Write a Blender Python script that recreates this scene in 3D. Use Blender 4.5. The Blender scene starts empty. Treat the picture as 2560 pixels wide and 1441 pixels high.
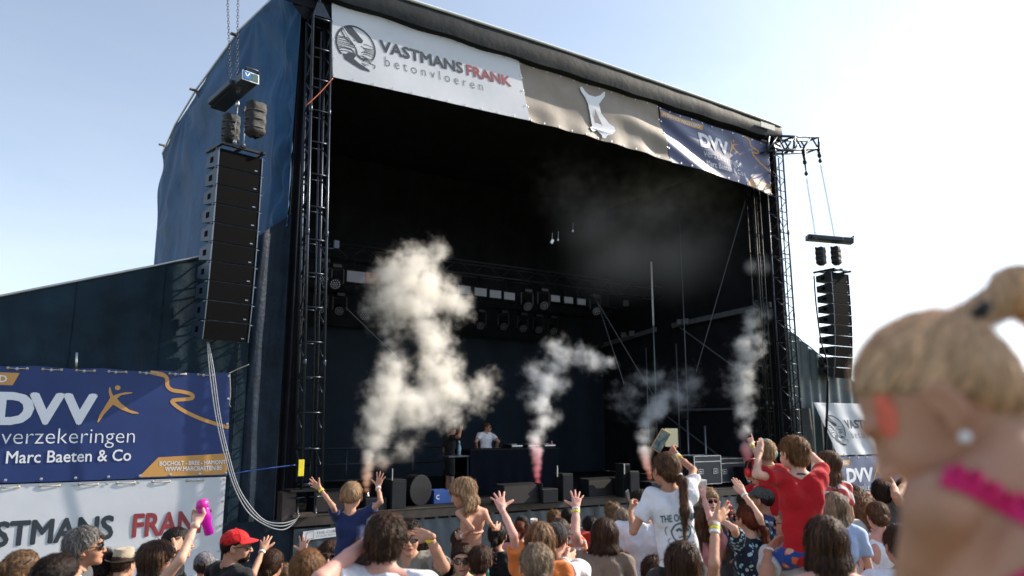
import bpy, math, random
import numpy as np
from mathutils import Vector, Matrix
random.seed(7); np.random.seed(7)
S = bpy.context.scene
# ------------------------------------------------------------------ camera, sky, sun, exposure
FPX, PITCH, HEAD = 1878.0, math.radians(10.4), math.radians(33.2)
CAM = np.array([0.0, 0.0, 2.4])
FWD = np.array([math.sin(HEAD)*math.cos(PITCH), math.cos(HEAD)*math.cos(PITCH), math.sin(PITCH)])
RGT = np.array([math.cos(HEAD), -math.sin(HEAD), 0.0])
UPV = np.cross(RGT, FWD)
cd = bpy.data.cameras.new('camera'); cam = bpy.data.objects.new('camera', cd)
S.collection.objects.link(cam); S.camera = cam
cam.location = CAM.tolist(); cam.rotation_euler = (math.pi/2+PITCH, 0, -HEAD)
cd.sensor_width = 36.0; cd.lens = 36.0*FPX/2560.0; cd.clip_start = 0.05; cd.clip_end = 4000
cd.dof.use_dof = True; cd.dof.focus_distance = 9.0; cd.dof.aperture_fstop = 1.8
SUN_AZ, SUN_EL = math.radians(101.0), math.radians(32.0)      # azimuth from +Y towards +X
W = bpy.data.worlds.new('World'); S.world = W; W.use_nodes = True
wn, wl = W.node_tree.nodes, W.node_tree.links
for n in list(wn): wn.remove(n)
wo = wn.new('ShaderNodeOutputWorld'); wb = wn.new('ShaderNodeBackground'); sky = wn.new('ShaderNodeTexSky')
sky.sky_type = 'NISHITA'; sky.sun_disc = False; sky.sun_elevation = SUN_EL; sky.sun_rotation = SUN_AZ
sky.air_density = 1.3; sky.dust_density = 1.2; sky.ozone_density = 3.0
# thin high cloud veil: mixes the sky toward a pale white along soft streaks
tc = wn.new('ShaderNodeTexCoord'); mp = wn.new('ShaderNodeMapping'); mp.inputs['Scale'].default_value = (1.2, 2.6, 5.0)
mp.inputs['Rotation'].default_value = (0.2, 0.3, 0.5)
cn = wn.new('ShaderNodeTexNoise'); cn.inputs['Scale'].default_value = 1.6; cn.inputs['Detail'].default_value = 7; cn.inputs['Roughness'].default_value = .62; cn.inputs['Distortion'].default_value = .6
cr = wn.new('ShaderNodeValToRGB'); cr.color_ramp.elements[0].position = .40; cr.color_ramp.elements[0].color = (0.46,0.46,0.46,1)
cr.color_ramp.elements[1].position = .78; cr.color_ramp.elements[1].color = (.66,.66,.66,1)
mx = wn.new('ShaderNodeMix'); mx.data_type = 'RGBA'; mx.blend_type = 'MIX'
bw = wn.new('ShaderNodeRGBToBW'); veil = wn.new('ShaderNodeMix'); veil.data_type='RGBA'; veil.blend_type='MULTIPLY'; veil.inputs[0].default_value=1
wl.new(tc.outputs['Generated'], mp.inputs[0]); wl.new(mp.outputs[0], cn.inputs['Vector']); wl.new(cn.outputs[0], cr.inputs[0])
wl.new(sky.outputs[0], bw.inputs[0]); wl.new(bw.outputs[0], veil.inputs[6]); veil.inputs[7].default_value=(1.40,1.56,1.88,1)
wl.new(cr.outputs[0], mx.inputs[0]); wl.new(sky.outputs[0], mx.inputs[6]); wl.new(veil.outputs[2], mx.inputs[7])
wl.new(mx.outputs[2], wb.inputs[0]); wb.inputs[1].default_value = 0.12; wl.new(wb.outputs[0], wo.inputs[0])
sd = bpy.data.lights.new('sun', 'SUN'); so = bpy.data.objects.new('sun', sd); S.collection.objects.link(so)
sd.energy = 4.5; sd.angle = math.radians(0.53); sd.color = (1.0, .88, .72)
sv = Vector((math.sin(SUN_AZ)*math.cos(SUN_EL), math.cos(SUN_AZ)*math.cos(SUN_EL), math.sin(SUN_EL)))
so.rotation_euler = sv.to_track_quat('Z', 'Y').to_euler(); so.location = (sv*60)[:]
vs = S.view_settings; S.display_settings.display_device = 'sRGB'
vs.view_transform = 'Standard'; vs.look = 'None'; vs.gamma = 1; vs.use_curve_mapping = False; vs.exposure = 0.8
S.render.engine = 'CYCLES'; cy = S.cycles
cy.max_bounces = 12; cy.diffuse_bounces = 3; cy.glossy_bounces = 3; cy.transmission_bounces = 4; cy.transparent_max_bounces = 12
cy.volume_bounces = 12; cy.volume_step_rate = 1.0; cy.volume_max_steps = 256; cy.sample_clamp_indirect = 6

# ------------------------------------------------------------------ picture rays onto real planes
def ray(x, y):
    d = FWD*FPX + RGT*(x-1280) - UPV*(y-720.5); return d/np.linalg.norm(d)
def onY(x, y, Y): r = ray(x, y); return CAM + r*((Y-CAM[1])/r[1])
def onX(x, y, X): r = ray(x, y); return CAM + r*((X-CAM[0])/r[0])
def atdepth(x, y, z): r = FWD + RGT*((x-1280)/FPX) - UPV*((y-720.5)/FPX); return CAM + r*z
def gz(p):                                            # the field falls gently towards the stage
    return -0.03*float(np.clip(p[1]-2.0, 0, 10))

# ------------------------------------------------------------------ materials
MATS = {}
def mat(name, col, rough=.6, metal=0.0, var=.12, nscale=8.0, bump=0.0, bscale=40.0, spec=.5, trans=0.0, coat=0.0, sss=0.0, sheen=0.0,
        stretch=None, col2=None, attr=None):
    if name in MATS: return MATS[name]
    m = bpy.data.materials.new(name); m.use_nodes = True; N, L = m.node_tree.nodes, m.node_tree.links
    b = N['Principled BSDF']; out = N['Material Output']
    b.inputs['Roughness'].default_value = rough; b.inputs['Metallic'].default_value = metal
    b.inputs['Specular IOR Level'].default_value = spec; b.inputs['Coat Weight'].default_value = coat
    if sheen: b.inputs['Sheen Weight'].default_value = sheen
    if sss:
        b.inputs['Subsurface Weight'].default_value = sss; b.inputs['Subsurface Radius'].default_value = (1.0, .25, .12); b.inputs['Subsurface Scale'].default_value = .012
    c = tuple(col)+(1,); c2 = tuple(col2)+(1,) if col2 else tuple(max(0, v*(1-var)) for v in col)+(1,)
    c1 = c if col2 else tuple(min(1, v*(1+var)) for v in col)+(1,)
    T = N.new('ShaderNodeTexCoord'); M = N.new('ShaderNodeMapping'); L.new(T.outputs['Object'], M.inputs[0])
    if stretch: M.inputs['Scale'].default_value = stretch
    n1 = N.new('ShaderNodeTexNoise'); n1.inputs['Scale'].default_value = nscale; n1.inputs['Detail'].default_value = 5; n1.inputs['Roughness'].default_value = .6
    L.new(M.outputs[0], n1.inputs['Vector'])
    R = N.new('ShaderNodeValToRGB'); R.color_ramp.elements[0].position = .32; R.color_ramp.elements[1].position = .68
    R.color_ramp.elements[0].color = c2; R.color_ramp.elements[1].color = c1
    L.new(n1.outputs[0], R.inputs[0]); csock = R.outputs[0]
    if attr:
        A = N.new('ShaderNodeAttribute'); A.attribute_name = attr; X = N.new('ShaderNodeMix'); X.data_type = 'RGBA'; X.blend_type = 'MULTIPLY'
        X.inputs[0].default_value = 1; L.new(csock, X.inputs[6]); L.new(A.outputs['Color'], X.inputs[7]); csock = X.outputs[2]
    L.new(csock, b.inputs['Base Color'])
    if bump:
        n2 = N.new('ShaderNodeTexNoise'); n2.inputs['Scale'].default_value = bscale; n2.inputs['Detail'].default_value = 4
        L.new(M.outputs[0], n2.inputs['Vector']); B = N.new('ShaderNodeBump'); B.inputs['Strength'].default_value = min(1, bump); B.inputs['Distance'].default_value = .01*max(1, bump)
        L.new(n2.outputs[0], B.inputs['Height']); L.new(B.outputs[0], b.inputs['Normal'])
    if trans:
        t = N.new('ShaderNodeBsdfTranslucent'); L.new(csock, t.inputs[0]); x = N.new('ShaderNodeMixShader'); x.inputs[0].default_value = trans
        L.new(b.outputs[0], x.inputs[1]); L.new(t.outputs[0], x.inputs[2]); L.new(x.outputs[0], out.inputs[0])
    MATS[name] = m; return m
M_ = dict(
 grass=lambda: mat('grass', (.07,.10,.03), .9, var=.4, nscale=3, bump=1, bscale=60),
 black=lambda: mat('stage_black', (.012,.013,.016), .7, var=.3, bump=.3, bscale=20),
 steel=lambda: mat('dark_steel', (.035,.045,.06), .32, .75, var=.25, nscale=10),
 alu=lambda: mat('aluminium', (.55,.56,.58), .35, .9, var=.1),
)
# ------------------------------------------------------------------ mesh builder
class MB:
    def __init__(s): s.v = []; s.f = []; s.mi = []; s.cur = 0; s.n = 0
    def add(s, v, f):
        s.v.append(np.asarray(v, float)); s.f += [tuple(i+s.n for i in q) for q in f]; s.mi += [s.cur]*len(f); s.n += len(v)
    def box(s, c, d, R=None, bev=0.0):
        x, y, z = [q/2 for q in d]
        if bev > 0:
            b = min(bev, min(x, y, z)*.9); P = []
            for sx in (-1,1):
                for sy in (-1,1):
                    for sz in (-1,1):
                        P += [(sx*x, sy*(y-b), sz*(z-b)), (sx*(x-b), sy*y, sz*(z-b)), (sx*(x-b), sy*(y-b), sz*z)]
            P = np.array(P); bm = bmesh_hull(P); v, f = bm
        else:
            v = np.array([(i, j, k) for i in (-x, x) for j in (-y, y) for k in (-z, z)])
            f = [(0,1,3,2), (4,6,7,5), (0,4,5,1), (2,3,7,6), (0,2,6,4), (1,5,7,3)]
        if R is not None: v = v @ np.asarray(R, float).T
        s.add(v+np.asarray(c, float), f); return s
    def tube(s, pts, r, seg=8, caps=True):
        pts = [np.asarray(p, float) for p in pts]; rr = r if hasattr(r, '__len__') else [r]*len(pts)
        n = len(pts); V = []; prev = None
        for i in range(n):
            d = pts[min(i+1, n-1)]-pts[max(i-1, 0)]; d = d/(np.linalg.norm(d)+1e-9)
            if prev is None:
                a = np.cross(d, (0,0,1.0)) if abs(d[2]) < .9 else np.cross(d, (0,1.0,0))
            else: a = prev-d*(prev@d)
            a = a/(np.linalg.norm(a)+1e-9); prev = a; b = np.cross(d, a)
            for k in range(seg):
                t = 2*math.pi*k/seg; V.append(pts[i]+rr[i]*(a*math.cos(t)+b*math.sin(t)))
        F = [(i*seg+k, i*seg+(k+1) % seg, (i+1)*seg+(k+1) % seg, (i+1)*seg+k) for i in range(n-1) for k in range(seg)]
        if caps: F += [tuple(range(seg))[::-1], tuple((n-1)*seg+k for k in range(seg))]
        s.add(V, F); return s
    def lathe(s, prof, c, axis=(0,0,1), seg=16, caps=True):
        ax = np.asarray(axis, float); ax /= np.linalg.norm(ax)
        a = np.cross(ax, (0,0,1.0)) if abs(ax[2]) < .9 else np.cross(ax, (0,1.0,0)); a /= np.linalg.norm(a); b = np.cross(ax, a)
        V = []; n = len(prof)
        for r, h in prof:
            for k in range(seg):
                t = 2*math.pi*k/seg; V.append(np.asarray(c)+ax*h+r*(a*math.cos(t)+b*math.sin(t)))
        F = [(i*seg+k, i*seg+(k+1) % seg, (i+1)*seg+(k+1) % seg, (i+1)*seg+k) for i in range(n-1) for k in range(seg)]
        if caps: F += [tuple(range(seg))[::-1], tuple((n-1)*seg+k for k in range(seg))]
        s.add(V, F); return s
    def grid(s, fn, nu, nv):
        V = [fn(i/nu, j/nv) for j in range(nv+1) for i in range(nu+1)]
        F = [(j*(nu+1)+i, j*(nu+1)+i+1, (j+1)*(nu+1)+i+1, (j+1)*(nu+1)+i) for j in range(nv) for i in range(nu)]
        s.add(V, F); return s
    def prism(s, poly, fn, th):                       # poly in plane coordinates, fn maps (a, b, depth) to the world
        n = len(poly); V = [fn(a, b, 0) for a, b in poly]+[fn(a, b, th) for a, b in poly]
        from mathutils.geometry import tessellate_polygon
        T = tessellate_polygon([[Vector((a, b, 0)) for a, b in poly]])
        F = [tuple(t) for t in T]+[tuple(i+n for i in t)[::-1] for t in T]+[(i, (i+1) % n, (i+1) % n+n, i+n) for i in range(n)]
        s.add(V, F); return s
    def build(s, name, mats, parent=None, origin=None, smooth=False, label=None):
        me = bpy.data.meshes.new(name); V = np.concatenate(s.v) if s.v else np.zeros((0,3))
        if origin is None: origin = np.zeros(3) if parent is None else np.array(parent.get('_o', (0,0,0)))
        o = bpy.data.objects.new(name, me); S.collection.objects.link(o)
        V = V-np.asarray(origin)
        me.from_pydata(V.tolist(), [], s.f)
        for m in (mats if isinstance(mats, (list, tuple)) else [mats]): me.materials.append(m)
        if len(set(s.mi)) > 1: me.polygons.foreach_set('material_index', s.mi)
        if smooth: me.polygons.foreach_set('use_smooth', [True]*len(s.f))
        me.update()
        if parent is not None:
            o.parent = parent; lo = np.array(parent.get('_o', (0,0,0))); o.location = (np.asarray(origin)-lo).tolist()
        else: o.location = list(origin)
        o['_o'] = [float(q) for q in origin]
        if label: o['label'] = label
        return o
def bmesh_hull(P):
    import bmesh
    bm = bmesh.new(); [bm.verts.new(p) for p in P]; bm.verts.ensure_lookup_table()
    bmesh.ops.convex_hull(bm, input=bm.verts); bm.verts.index_update()
    v = np.array([q.co[:] for q in bm.verts]); f = [tuple(w.index for w in q.verts) for q in bm.faces]; bm.free(); return v, f
def tag(o, label, cat, group=None, kind=None):
    o['label'] = label; o['category'] = cat
    if group: o['group'] = group
    if kind: o['kind'] = kind
    return o
def thing(name, loc, label, cat, group=None):
    o = bpy.data.objects.new(name, None); S.collection.objects.link(o); o.empty_display_size = .2
    o.location = [float(q) for q in loc]; o['_o'] = [float(q) for q in loc]; return tag(o, label, cat, group)
def struct(o): o['kind'] = 'structure'; return o
def solo(mb, name, mats, label, cat, group=None, origin=None, smooth=False):
    if origin is None: origin = np.concatenate(mb.v).mean(0)
    return tag(mb.build(name, mats, None, origin, smooth), label, cat, group)
def copy_tree(o, parent=None, depth=0):
    c = o.copy(); S.collection.objects.link(c); c.parent = parent
    for ch in list(o.children): copy_tree(ch, c, depth+1)
    return c
def rotz(a): c, s = math.cos(a), math.sin(a); return np.array([[c,-s,0],[s,c,0],[0,0,1.0]])
def rotx(a): c, s = math.cos(a), math.sin(a); return np.array([[1.0,0,0],[0,c,-s],[0,s,c]])
def roty(a): c, s = math.cos(a), math.sin(a); return np.array([[c,0,s],[0,1.0,0],[-s,0,c]])
# ================================================================== the field
_WC = {}
def wv(p, seed=0, k=1.0):                             # cheap smooth noise from summed sines
    if seed not in _WC:
        rs = np.random.RandomState(seed); L_ = []
        for i in range(5):
            d = rs.randn(3); d /= np.linalg.norm(d); L_.append((d[0]*(1+i*.9), d[1]*(1+i*.9), d[2]*(1+i*.9), rs.rand()*6.28, 1/(1+i*.6)))
        _WC[seed] = L_
    x, y, z = p[0]*k, p[1]*k, p[2]*k; f = np.sin if isinstance(x, np.ndarray) else math.sin
    return sum(e*f(a*x+b*y+c*z+h) for a, b, c, h, e in _WC[seed])/2.2
FY, DZ = 13.68, 0.8
mb = MB()
def gfn(u, v):
    x = (u-.5)*2; y = (v-.5)*2; X = 1500*x*abs(x)**2+8; Y = 1500*y*abs(y)**2+8; return (X, Y, gz((0, Y))+(.02*wv((X*.5, Y*.5, 0), 3) if abs(X) < 60 else 0))
mb.grid(gfn, 90, 90)
g = mb.build('ground', mat('field_grass', (.075,.095,.035), .95, col2=(.13,.11,.06), nscale=.7, bump=1, bscale=25)); struct(g)
# ================================================================== materials of the stage
tarp_blue = mat('tarp_blue', (.030,.084,.175), .6, var=.2, nscale=1.2, bump=1.6, bscale=7.0, spec=.12)
tarp_dark = mat('tarp_teal', (.008,.022,.036), .65, var=.4, nscale=1.6, bump=1.2, bscale=6.0, spec=.16)
tarp_pleat = mat('tarp_grey_green', (.06,.085,.09), .5, var=.2, nscale=2, bump=.5, bscale=8)
curt = mat('curtain_black_blue', (.008,.018,.034), .5, var=.4, nscale=3, bump=1.1, bscale=12, spec=.18)
inner = mat('inner_cloth', (.013,.014,.018), .85, var=.3, nscale=2, spec=.15)
backc = mat('back_cloth', (.006,.015,.027), .85, var=.25, nscale=1.5, bump=.3, bscale=6)
fasc = mat('roof_fascia', (.011,.016,.020), .6, var=.3, nscale=2.5, bump=.6, bscale=7, spec=.18)
skirtm = mat('stage_skirt', (.055,.075,.095), .45, var=.3, nscale=2.2, bump=.8, bscale=6, spec=.5)
steel, alu = M_['steel'](), M_['alu']()
blk = mat('matt_black', (.006,.0065,.008), .6, var=.2, bump=.2, bscale=60, spec=.2)
blk2 = mat('satin_black', (.010,.011,.013), .4, var=.2, spec=.3)
white_b = mat('banner_white', (.64,.67,.73), .55, var=.03, nscale=3, bump=.25, bscale=5, trans=.12)
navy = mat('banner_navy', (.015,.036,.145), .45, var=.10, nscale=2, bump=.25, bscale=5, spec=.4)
tan_ = mat('banner_taupe', (.25,.215,.18), .6, var=.1, nscale=3, bump=.5, bscale=5)
orange = mat('print_orange', (.52,.27,.075), .5, var=.04); pwhite = mat('print_white', (.72,.74,.80), .5, var=.03)
ink = mat('print_ink', (.025,.035,.048), .5, var=.05); ink2 = mat('print_grey', (.13,.15,.17), .5, var=.05); redp = mat('print_red', (.26,.035,.045), .5, var=.05)
pgrey = mat('print_light', (.55,.57,.60), .5, var=.03)
# ================================================================== the stage itself
st = thing('concert_stage', (11.2, 17.5, gz((0,14))), 'big covered concert stage with a dark open interior and blue side tarp', 'stage')
mb = MB(); mb.box((11.25, 17.7, DZ-.10), (13.9, 8.0, .2)); mb.build('stage_deck', mat('deck_ply', (.010,.010,.012), .9, var=.3, nscale=4, spec=.1), st)
mb = MB(); mb.box((11.25, FY-.02, DZ-.07), (13.9, .08, .16)); mb.box((11.25, FY+.01, DZ+.015), (13.9, .14, .03)); mb.build('deck_edge', mat('deck_edge', (.03,.022,.019), .5, var=.5, nscale=6), st)
# skirt: four hung panels
for i, (a, b) in enumerate(((4.36, 7.75), (7.78, 11.2), (11.23, 14.6), (14.63, 18.15))):
    mb = MB(); mb.grid(lambda u, v: (a+(b-a)*u, FY+.03+.02*wv(((a+(b-a)*u)*3, 0, v*1.2), 5+i, 1.3)+.012*math.sin(u*70+v*3)*v, -.33+v*(DZ+.18)), 60, 12)
    mb.build('skirt_panel', skirtm, st, smooth=True)
mb = MB(); mb.grid(lambda u, v: (2.5+1.84*u, FY+.10+.03*wv((u*3, v*2, 0), 9, 2), -.33+v*1.1), 24, 10); mb.build('skirt_panel', curt, st, smooth=True)
# back wall, side walls, ceiling
X0, X1, YB, ZC = 4.45, 18.25, 21.6, 10.55
mb = MB()
for i in range(9):
    a, b = X0+(X1-X0)*i/9, X0+(X1-X0)*(i+1)/9
    mb = MB(); mb.grid(lambda u, v: (a+(b-a)*u, YB+.05*math.cos(u*6.28)+.015*wv((u*4, v*8, i), 4, 1.5)*math.sin(u*3.1416), DZ+v*(ZC-DZ)), 12, 20); mb.build('back_cloth', backc, st, smooth=True)
mb = MB(); mb.grid(lambda u, v: (X0+(X1-X0)*u, YB-.35+.06*math.sin(u*75), 5.3+v*(ZC-5.3)), 200, 3); mb.build('upper_dark_sheet', inner, st, smooth=True)  # dark sheet added to put shade on the upper half of the back wall
mb = MB(); mb.box((11.3, 22.2, 5.6), (14.6, .1, 12)); mb.build('rear_sheet', inner, st)
mb = MB(); mb.box((11.3, 18.1, ZC+.10), (14.2, 8.6, .1)); mb.build('ceiling', inner, st)
mb = MB(); mb.grid(lambda u, v: (X0-.05+.03*wv((0, u*8, v*8), 2), FY+.35+(YB-FY-.35)*u, DZ+v*(ZC-DZ)), 20, 16); mb.build('side_wall', inner, st)
def wallX(x, y0, y1, z0, z1): 
    q = MB(); q.box((x, (y0+y1)/2, (z0+z1)/2), (.06, y1-y0, z1-z0)); q.build('side_wall', inner, st)
HY0, HY1, HZ0, HZ1 = 17.95, 18.60, 1.72, 2.32                # small opening to the sky in the right hand wall
wallX(X1, FY-.08, HY0, -.3, ZC); wallX(X1, HY1, YB+.7, DZ, ZC); wallX(X1, HY0, HY1, DZ, HZ0); wallX(X1, HY0, HY1, HZ1, ZC)
# roof
mb = MB()
def roofz(x): t = (x-3.3)/(18.5-3.3); return 11.18+.10*math.sin(math.pi*t)
mb.grid(lambda u, v: (3.95+14.5*u, 13.38+12*v, roofz(3.95+14.5*u)+.02), 30, 8); mb.grid(lambda u, v: (3.95+14.5*(1-u), 13.6+12*v, roofz(3.95+14.5*(1-u))-.12), 30, 8)
mb.build('roof', mat('roof_skin', (.10,.11,.12), .5, var=.2), st, smooth=True)
mb = MB(); mb.grid(lambda u, v: (3.75+14.6*u, 13.36+.009*wv((u*26, 0, v*3), 8)-.04*math.sin(v*3.1), 10.76+.012*math.sin(u*60)+v*(roofz(3.75+14.6*u)-10.76)), 160, 6); mb.build('roof_fascia', fasc, st, smooth=True)
mb = MB(); mb.grid(lambda u, v: (3.75+14.6*u, 13.37+.19*v, 10.76+.02*math.sin(u*60)-.03*v), 120, 1); mb.grid(lambda u, v: (3.4+14.95*u, 13.58, 10.75-.22*v), 60, 1); mb.build('fascia_underside', inner, st)
mb = MB(); mb.tube([(3.75+14.6*i/30, 13.345, roofz(3.75+14.6*i/30)+.03) for i in range(31)], .035, 6); mb.build('roof_rail', mat('rail_white', (.6,.62,.64), .4, var=.1), st, smooth=True)
mb = MB(); mb.box((17.62, 13.27, 11.02), (.62, .02, .16)); mb.build('maker_plate', mat('plate_grey', (.28,.30,.31), .5, var=.35, nscale=30), st)
# ---- left side tarp, ruled between a top and a bottom path, wrinkled towards its tie points
TOP = np.array([(4.02,13.80,11.1),(3.72,14.4,11.12),(3.40,16.3,11.08),(3.18,19.9,11.02),(3.12,22.6,10.98),(3.15,25.0,10.85)])
BOT = np.array([(3.98,13.86,6.15),(3.74,14.4,5.72),(3.52,16.3,5.1),(3.35,19.9,4.9),(3.25,22.6,4.7),(3.2,25.0,4.6)])
def pathp(P, u):
    t = u*(len(P)-1); i = min(int(t), len(P)-2); return P[i]+(P[i+1]-P[i])*(t-i)
def tarpf(u, v):
    uu = u**1.35; p = pathp(BOT, uu)*(1-v)+pathp(TOP, uu)*v
    sag = .25*math.sin(math.pi*v)*math.sin(math.pi*min(1, u*1.05)); n = .0
    for k, (cu, cv, am) in enumerate(((.0,.05,.10), (.0,.98,.08), (.42,1.0,.06), (.78,1.0,.08), (1.0,.6,.05), (.0,.42,.09))):
        du, dv = u-cu, (v-cv)*.7; r = math.hypot(du, dv)+.02; a = math.atan2(dv, du); n += am*math.exp(-r*3.6)*math.sin(a*9+k*2+r*2)*min(1,r*4)
    n += .05*wv((u*5, v*2.0, 0), 21, 1.6)+.012*wv((u*18+v*5, v*5, 0), 22, 1.4)+.0025*math.sin(u*120+v*9+4*wv((u*4, v*4, 0), 5))
    return p+np.array([-1, -.15, 0])*(n*1.45*min(1, u*7+.1)-sag*.4)
mb = MB(); mb.grid(tarpf, 190, 120); mb.build('side_tarp', tarp_blue, st, smooth=True)
mb = MB(); mb.tube([pathp(TOP, i/40)+np.array([-.02,0,.03]) for i in range(41)], .03, 6); mb.build('tarp_rail', mat('rail_white', (.6,.62,.64)), st)
for yy, xx in ((16.4,3.40), (19.9,3.18), (24.6,3.14)):
    mb = MB(); mb.box((xx-.08, yy, 11.02), (.22, .08, .05), rotz(.2), .01); mb.tube([(xx-.05, yy, 11.0), (xx+.1, yy, 10.8)], .02); mb.build('tarp_bracket', mat('bracket', (.14,.12,.10), .5), st)
# dark corner flaps at the top of the left tower
mb = MB(); mb.grid(lambda u, v: (3.78+.85*u, 13.62+.12*math.sin(u*9+v*3)*.3, 11.15-(.62+.25*math.sin(u*5))*v), 14, 8); mb.build('corner_flap', inner, st, smooth=True)
# ---- curtain with deep folds between the wing wall and the left tower
def curtf(x0, x1, y, zt, zb, seed, nf, amp):
    def f(u, v):
        x = x0+(x1-x0)*u; ph = nf*u*6.283+.8*wv((u*3, v*.8, 0), seed); return (x+.03*wv((u*4, v*2, 1), seed+1), y+amp*math.sin(ph)+.45*amp*wv((u*9, v*1.6, 0), seed+3)+.012*wv((u*20, v*10, 0), seed+2), zb+(zt(x)-zb)*v)
    return f
mb = MB(); mb.grid(curtf(3.12, 4.05, 13.92, lambda x: 5.55+.9*(x-3.12), .62, 31, 1.7, .06), 110, 70); mb.build('corner_curtain', curt, st, smooth=True)
mb = MB(); mb.grid(curtf(4.0, 4.42, 14.12, lambda x: 10.6, .62, 34, 3.0, .05), 50, 90); mb.build('corner_curtain', inner, st, smooth=True)
# ---- interior beams along the right wall, masts and cables
def beam(x, y0, z0, y1, z1, w=.16):
    q = MB(); a, b = np.array((x, y0, z0)), np.array((x, y1, z1)); d = b-a; L = np.linalg.norm(d); ang = math.atan2(d[2], d[1])
    q.box((a+b)/2, (w*.5, L, w), rotx(ang), .01); return q
gm = mat('beam_grey', (.10,.11,.12), .5, var=.2)
beam(17.95, 13.8, 5.84, 17.75, 5.66).build('wall_beam', gm, st)
beam(17.95, 18.5, 5.62, 21.4, 5.32).build('wall_beam', gm, st)
beam(17.99, 14.0, 2.9, 17.6, 2.9, .07).build('wall_beam', gm, st)
beam(17.99, 14.0, 1.3, 18.6, 1.35, .06).build('wall_beam', gm, st)
for (y0, z0, y1, z1) in ((14.2, 3.4, 17.5, 5.6), (15.0, .9, 18.2, 2.7), (14.1, 2.2, 14.9, 1.2)):
    q = beam(18.02, y0, z0, y1, z1, .05); q.build('wall_brace', gm, st)
for (px, pyt, pyb, Y, r) in ((1628, 660, 1190, 17.5, .022), (1615, 870, 1190, 18.5, .018), (1690, 860, 1190, 17.2, .02), (1700, 560, 1190, 16.9, .015), (1762, 1065, 1160, 15.5, .03), (1718, 1050, 1150, 15.8, .02)):
    a = onY(px, pyt, Y); q = MB(); q.tube([(a[0], Y, DZ), a], r, 8); q.build('mast', mat('mast_grey', (.22,.24,.27), .3, .6), st, smooth=True)
a = onY(1628, 655, 17.45); q = MB(); q.tube([(a[0], 17.45, onY(1640, 815, 17.45)[2]), a], .03, 8); q.build('mast_tube', mat('tube_white', (.8,.82,.85), .3), st, smooth=True)
for (p0, y0, p1, y1) in (((1870,480), 14.2, (1740,930), 15.5), ((1490,750), 17.8, (1640,1000), 16.0), ((1495,760), 18.0, (1560,960), 16.5), ((865,770), 17.9, (1000,900), 19.0)):
    q = MB(); q.tube([onY(*p0, y0), onY(*p1, y1)], .012, 5); q.build('stay_cable', mat('cable_grey', (.12,.13,.14), .5), st)
# rail at the back of the deck
q = None
for i, x in enumerate(np.linspace(4.9, 9.2, 6)):
    q = MB(); q.tube([(x, 17.2, DZ), (x, 17.2, DZ+1.08)], .022, 8); q.build('railing_post', steel, st, smooth=True)
for zz in (.35, .72, 1.08):
    q = MB(); q.tube([(4.7, 17.2, DZ+zz), (9.4, 17.2, DZ+zz)], .022, 8); q.build('railing_bar', steel, st, smooth=True)
# ================================================================== truss towers
def truss_tower(label, bc, tc, w, mats, dbl=False, group='truss towers at the front corners of the stage'):
    t = thing('truss_tower', (bc[0], bc[1], bc[2]), label, 'truss tower', group); bc, tc = np.array(bc, float), np.array(tc, float); H = np.linalg.norm(tc-bc); ax = (tc-bc)/H
    ex = np.array([1.0,0,0]); ey = np.array([0,1.0,0]); P = lambda i, j, h: bc+ax*h+ex*w*i+ey*w*j
    for i in (-.5, .5):
        for j in (-.5, .5):
            q = MB(); q.tube([P(i, j, 0), P(i, j, H)], .027, 8); q.build('chord', mats, t, smooth=True)
    q = MB(); q.tube([P(0, -.42, .0), P(0, -.42, H-.3)], .020, 8); q.build('inner_tube', mats, t, smooth=True)
    n = int(H/.62); hs = np.linspace(.05, H-.05, n+1)
    for h in hs:
        q = MB(); q.tube([P(-.5, -.5, h), P(.5, -.5, h)], .019, 6); q.build('rung', mats, t, smooth=True)
        q = MB(); q.tube([P(-.5, .5, h), P(.5, .5, h)], .015, 6); q.build('rung', mats, t, smooth=True)
    for k in range(2*n):
        h0, h1 = H*k/(2*n), H*(k+1)/(2*n); s = 1 if k % 2 else -1
        for i in (-.5, .5):
            q = MB(); q.tube([P(i, -.5*s, h0), P(i, .5*s, h1)], .013, 6); q.build('brace', mats, t, smooth=True)
    for h in np.arange(2.2, H, 2.4):
        for i in (-.5, .5):
            q = MB(); q.lathe([(.03, -.06), (.036, -.05), (.036, .05), (.03, .06)], P(i, -.5, h), ax, 10); q.build('coupler', steel, t, smooth=True)
    q = MB(); q.v = []; top = P(0, 0, H+.38); V = [P(-.5,-.5,H), P(.5,-.5,H), P(.5,.5,H), P(-.5,.5,H), top+ex*.05-ey*.05, top-ex*.05-ey*.05, top+ey*.05]
    q.add(V, [(0,1,4,5), (1,2,6,4), (2,3,6), (3,0,5,6), (4,6,5), (3,2,1,0)]); q.tube([top, top+np.array([0,0,.22])], .035, 8); q.build('tower_head', mats, t)
    return t, P, H
tl, P, H = truss_tower('tall dark truss tower between the blue side tarp and the white banner', (4.50, 13.47, 1.32), (4.27, 13.47, 10.25), .36, steel)
q = MB(); q.box((4.42, 13.47, 1.29), (.62, .50, .035), None, .005); q.build('foot_plate', blk2, tl)
q = MB(); q.box((4.15, 13.55, 1.02), (.24, .30, .5), None, .01); q.box((4.42, 13.5, .86), (.42, .3, .05)); q.build('foot_box', mat('foot_red', (.05,.035,.03), .6, var=.4), tl)
for x in (4.30, 4.62):
    q = MB(); q.lathe([(.03,0),(.03,.06),(.012,.07),(.012,.30),(.05,.31),(.05,.34),(.01,.35)], (x, 13.38, .84), (0,0,1), 10); q.tube([(x-.12, 13.38, 1.17), (x+.12, 13.38, 1.17)], .012, 6); q.build('jack_screw', steel, tl, smooth=True)
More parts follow.
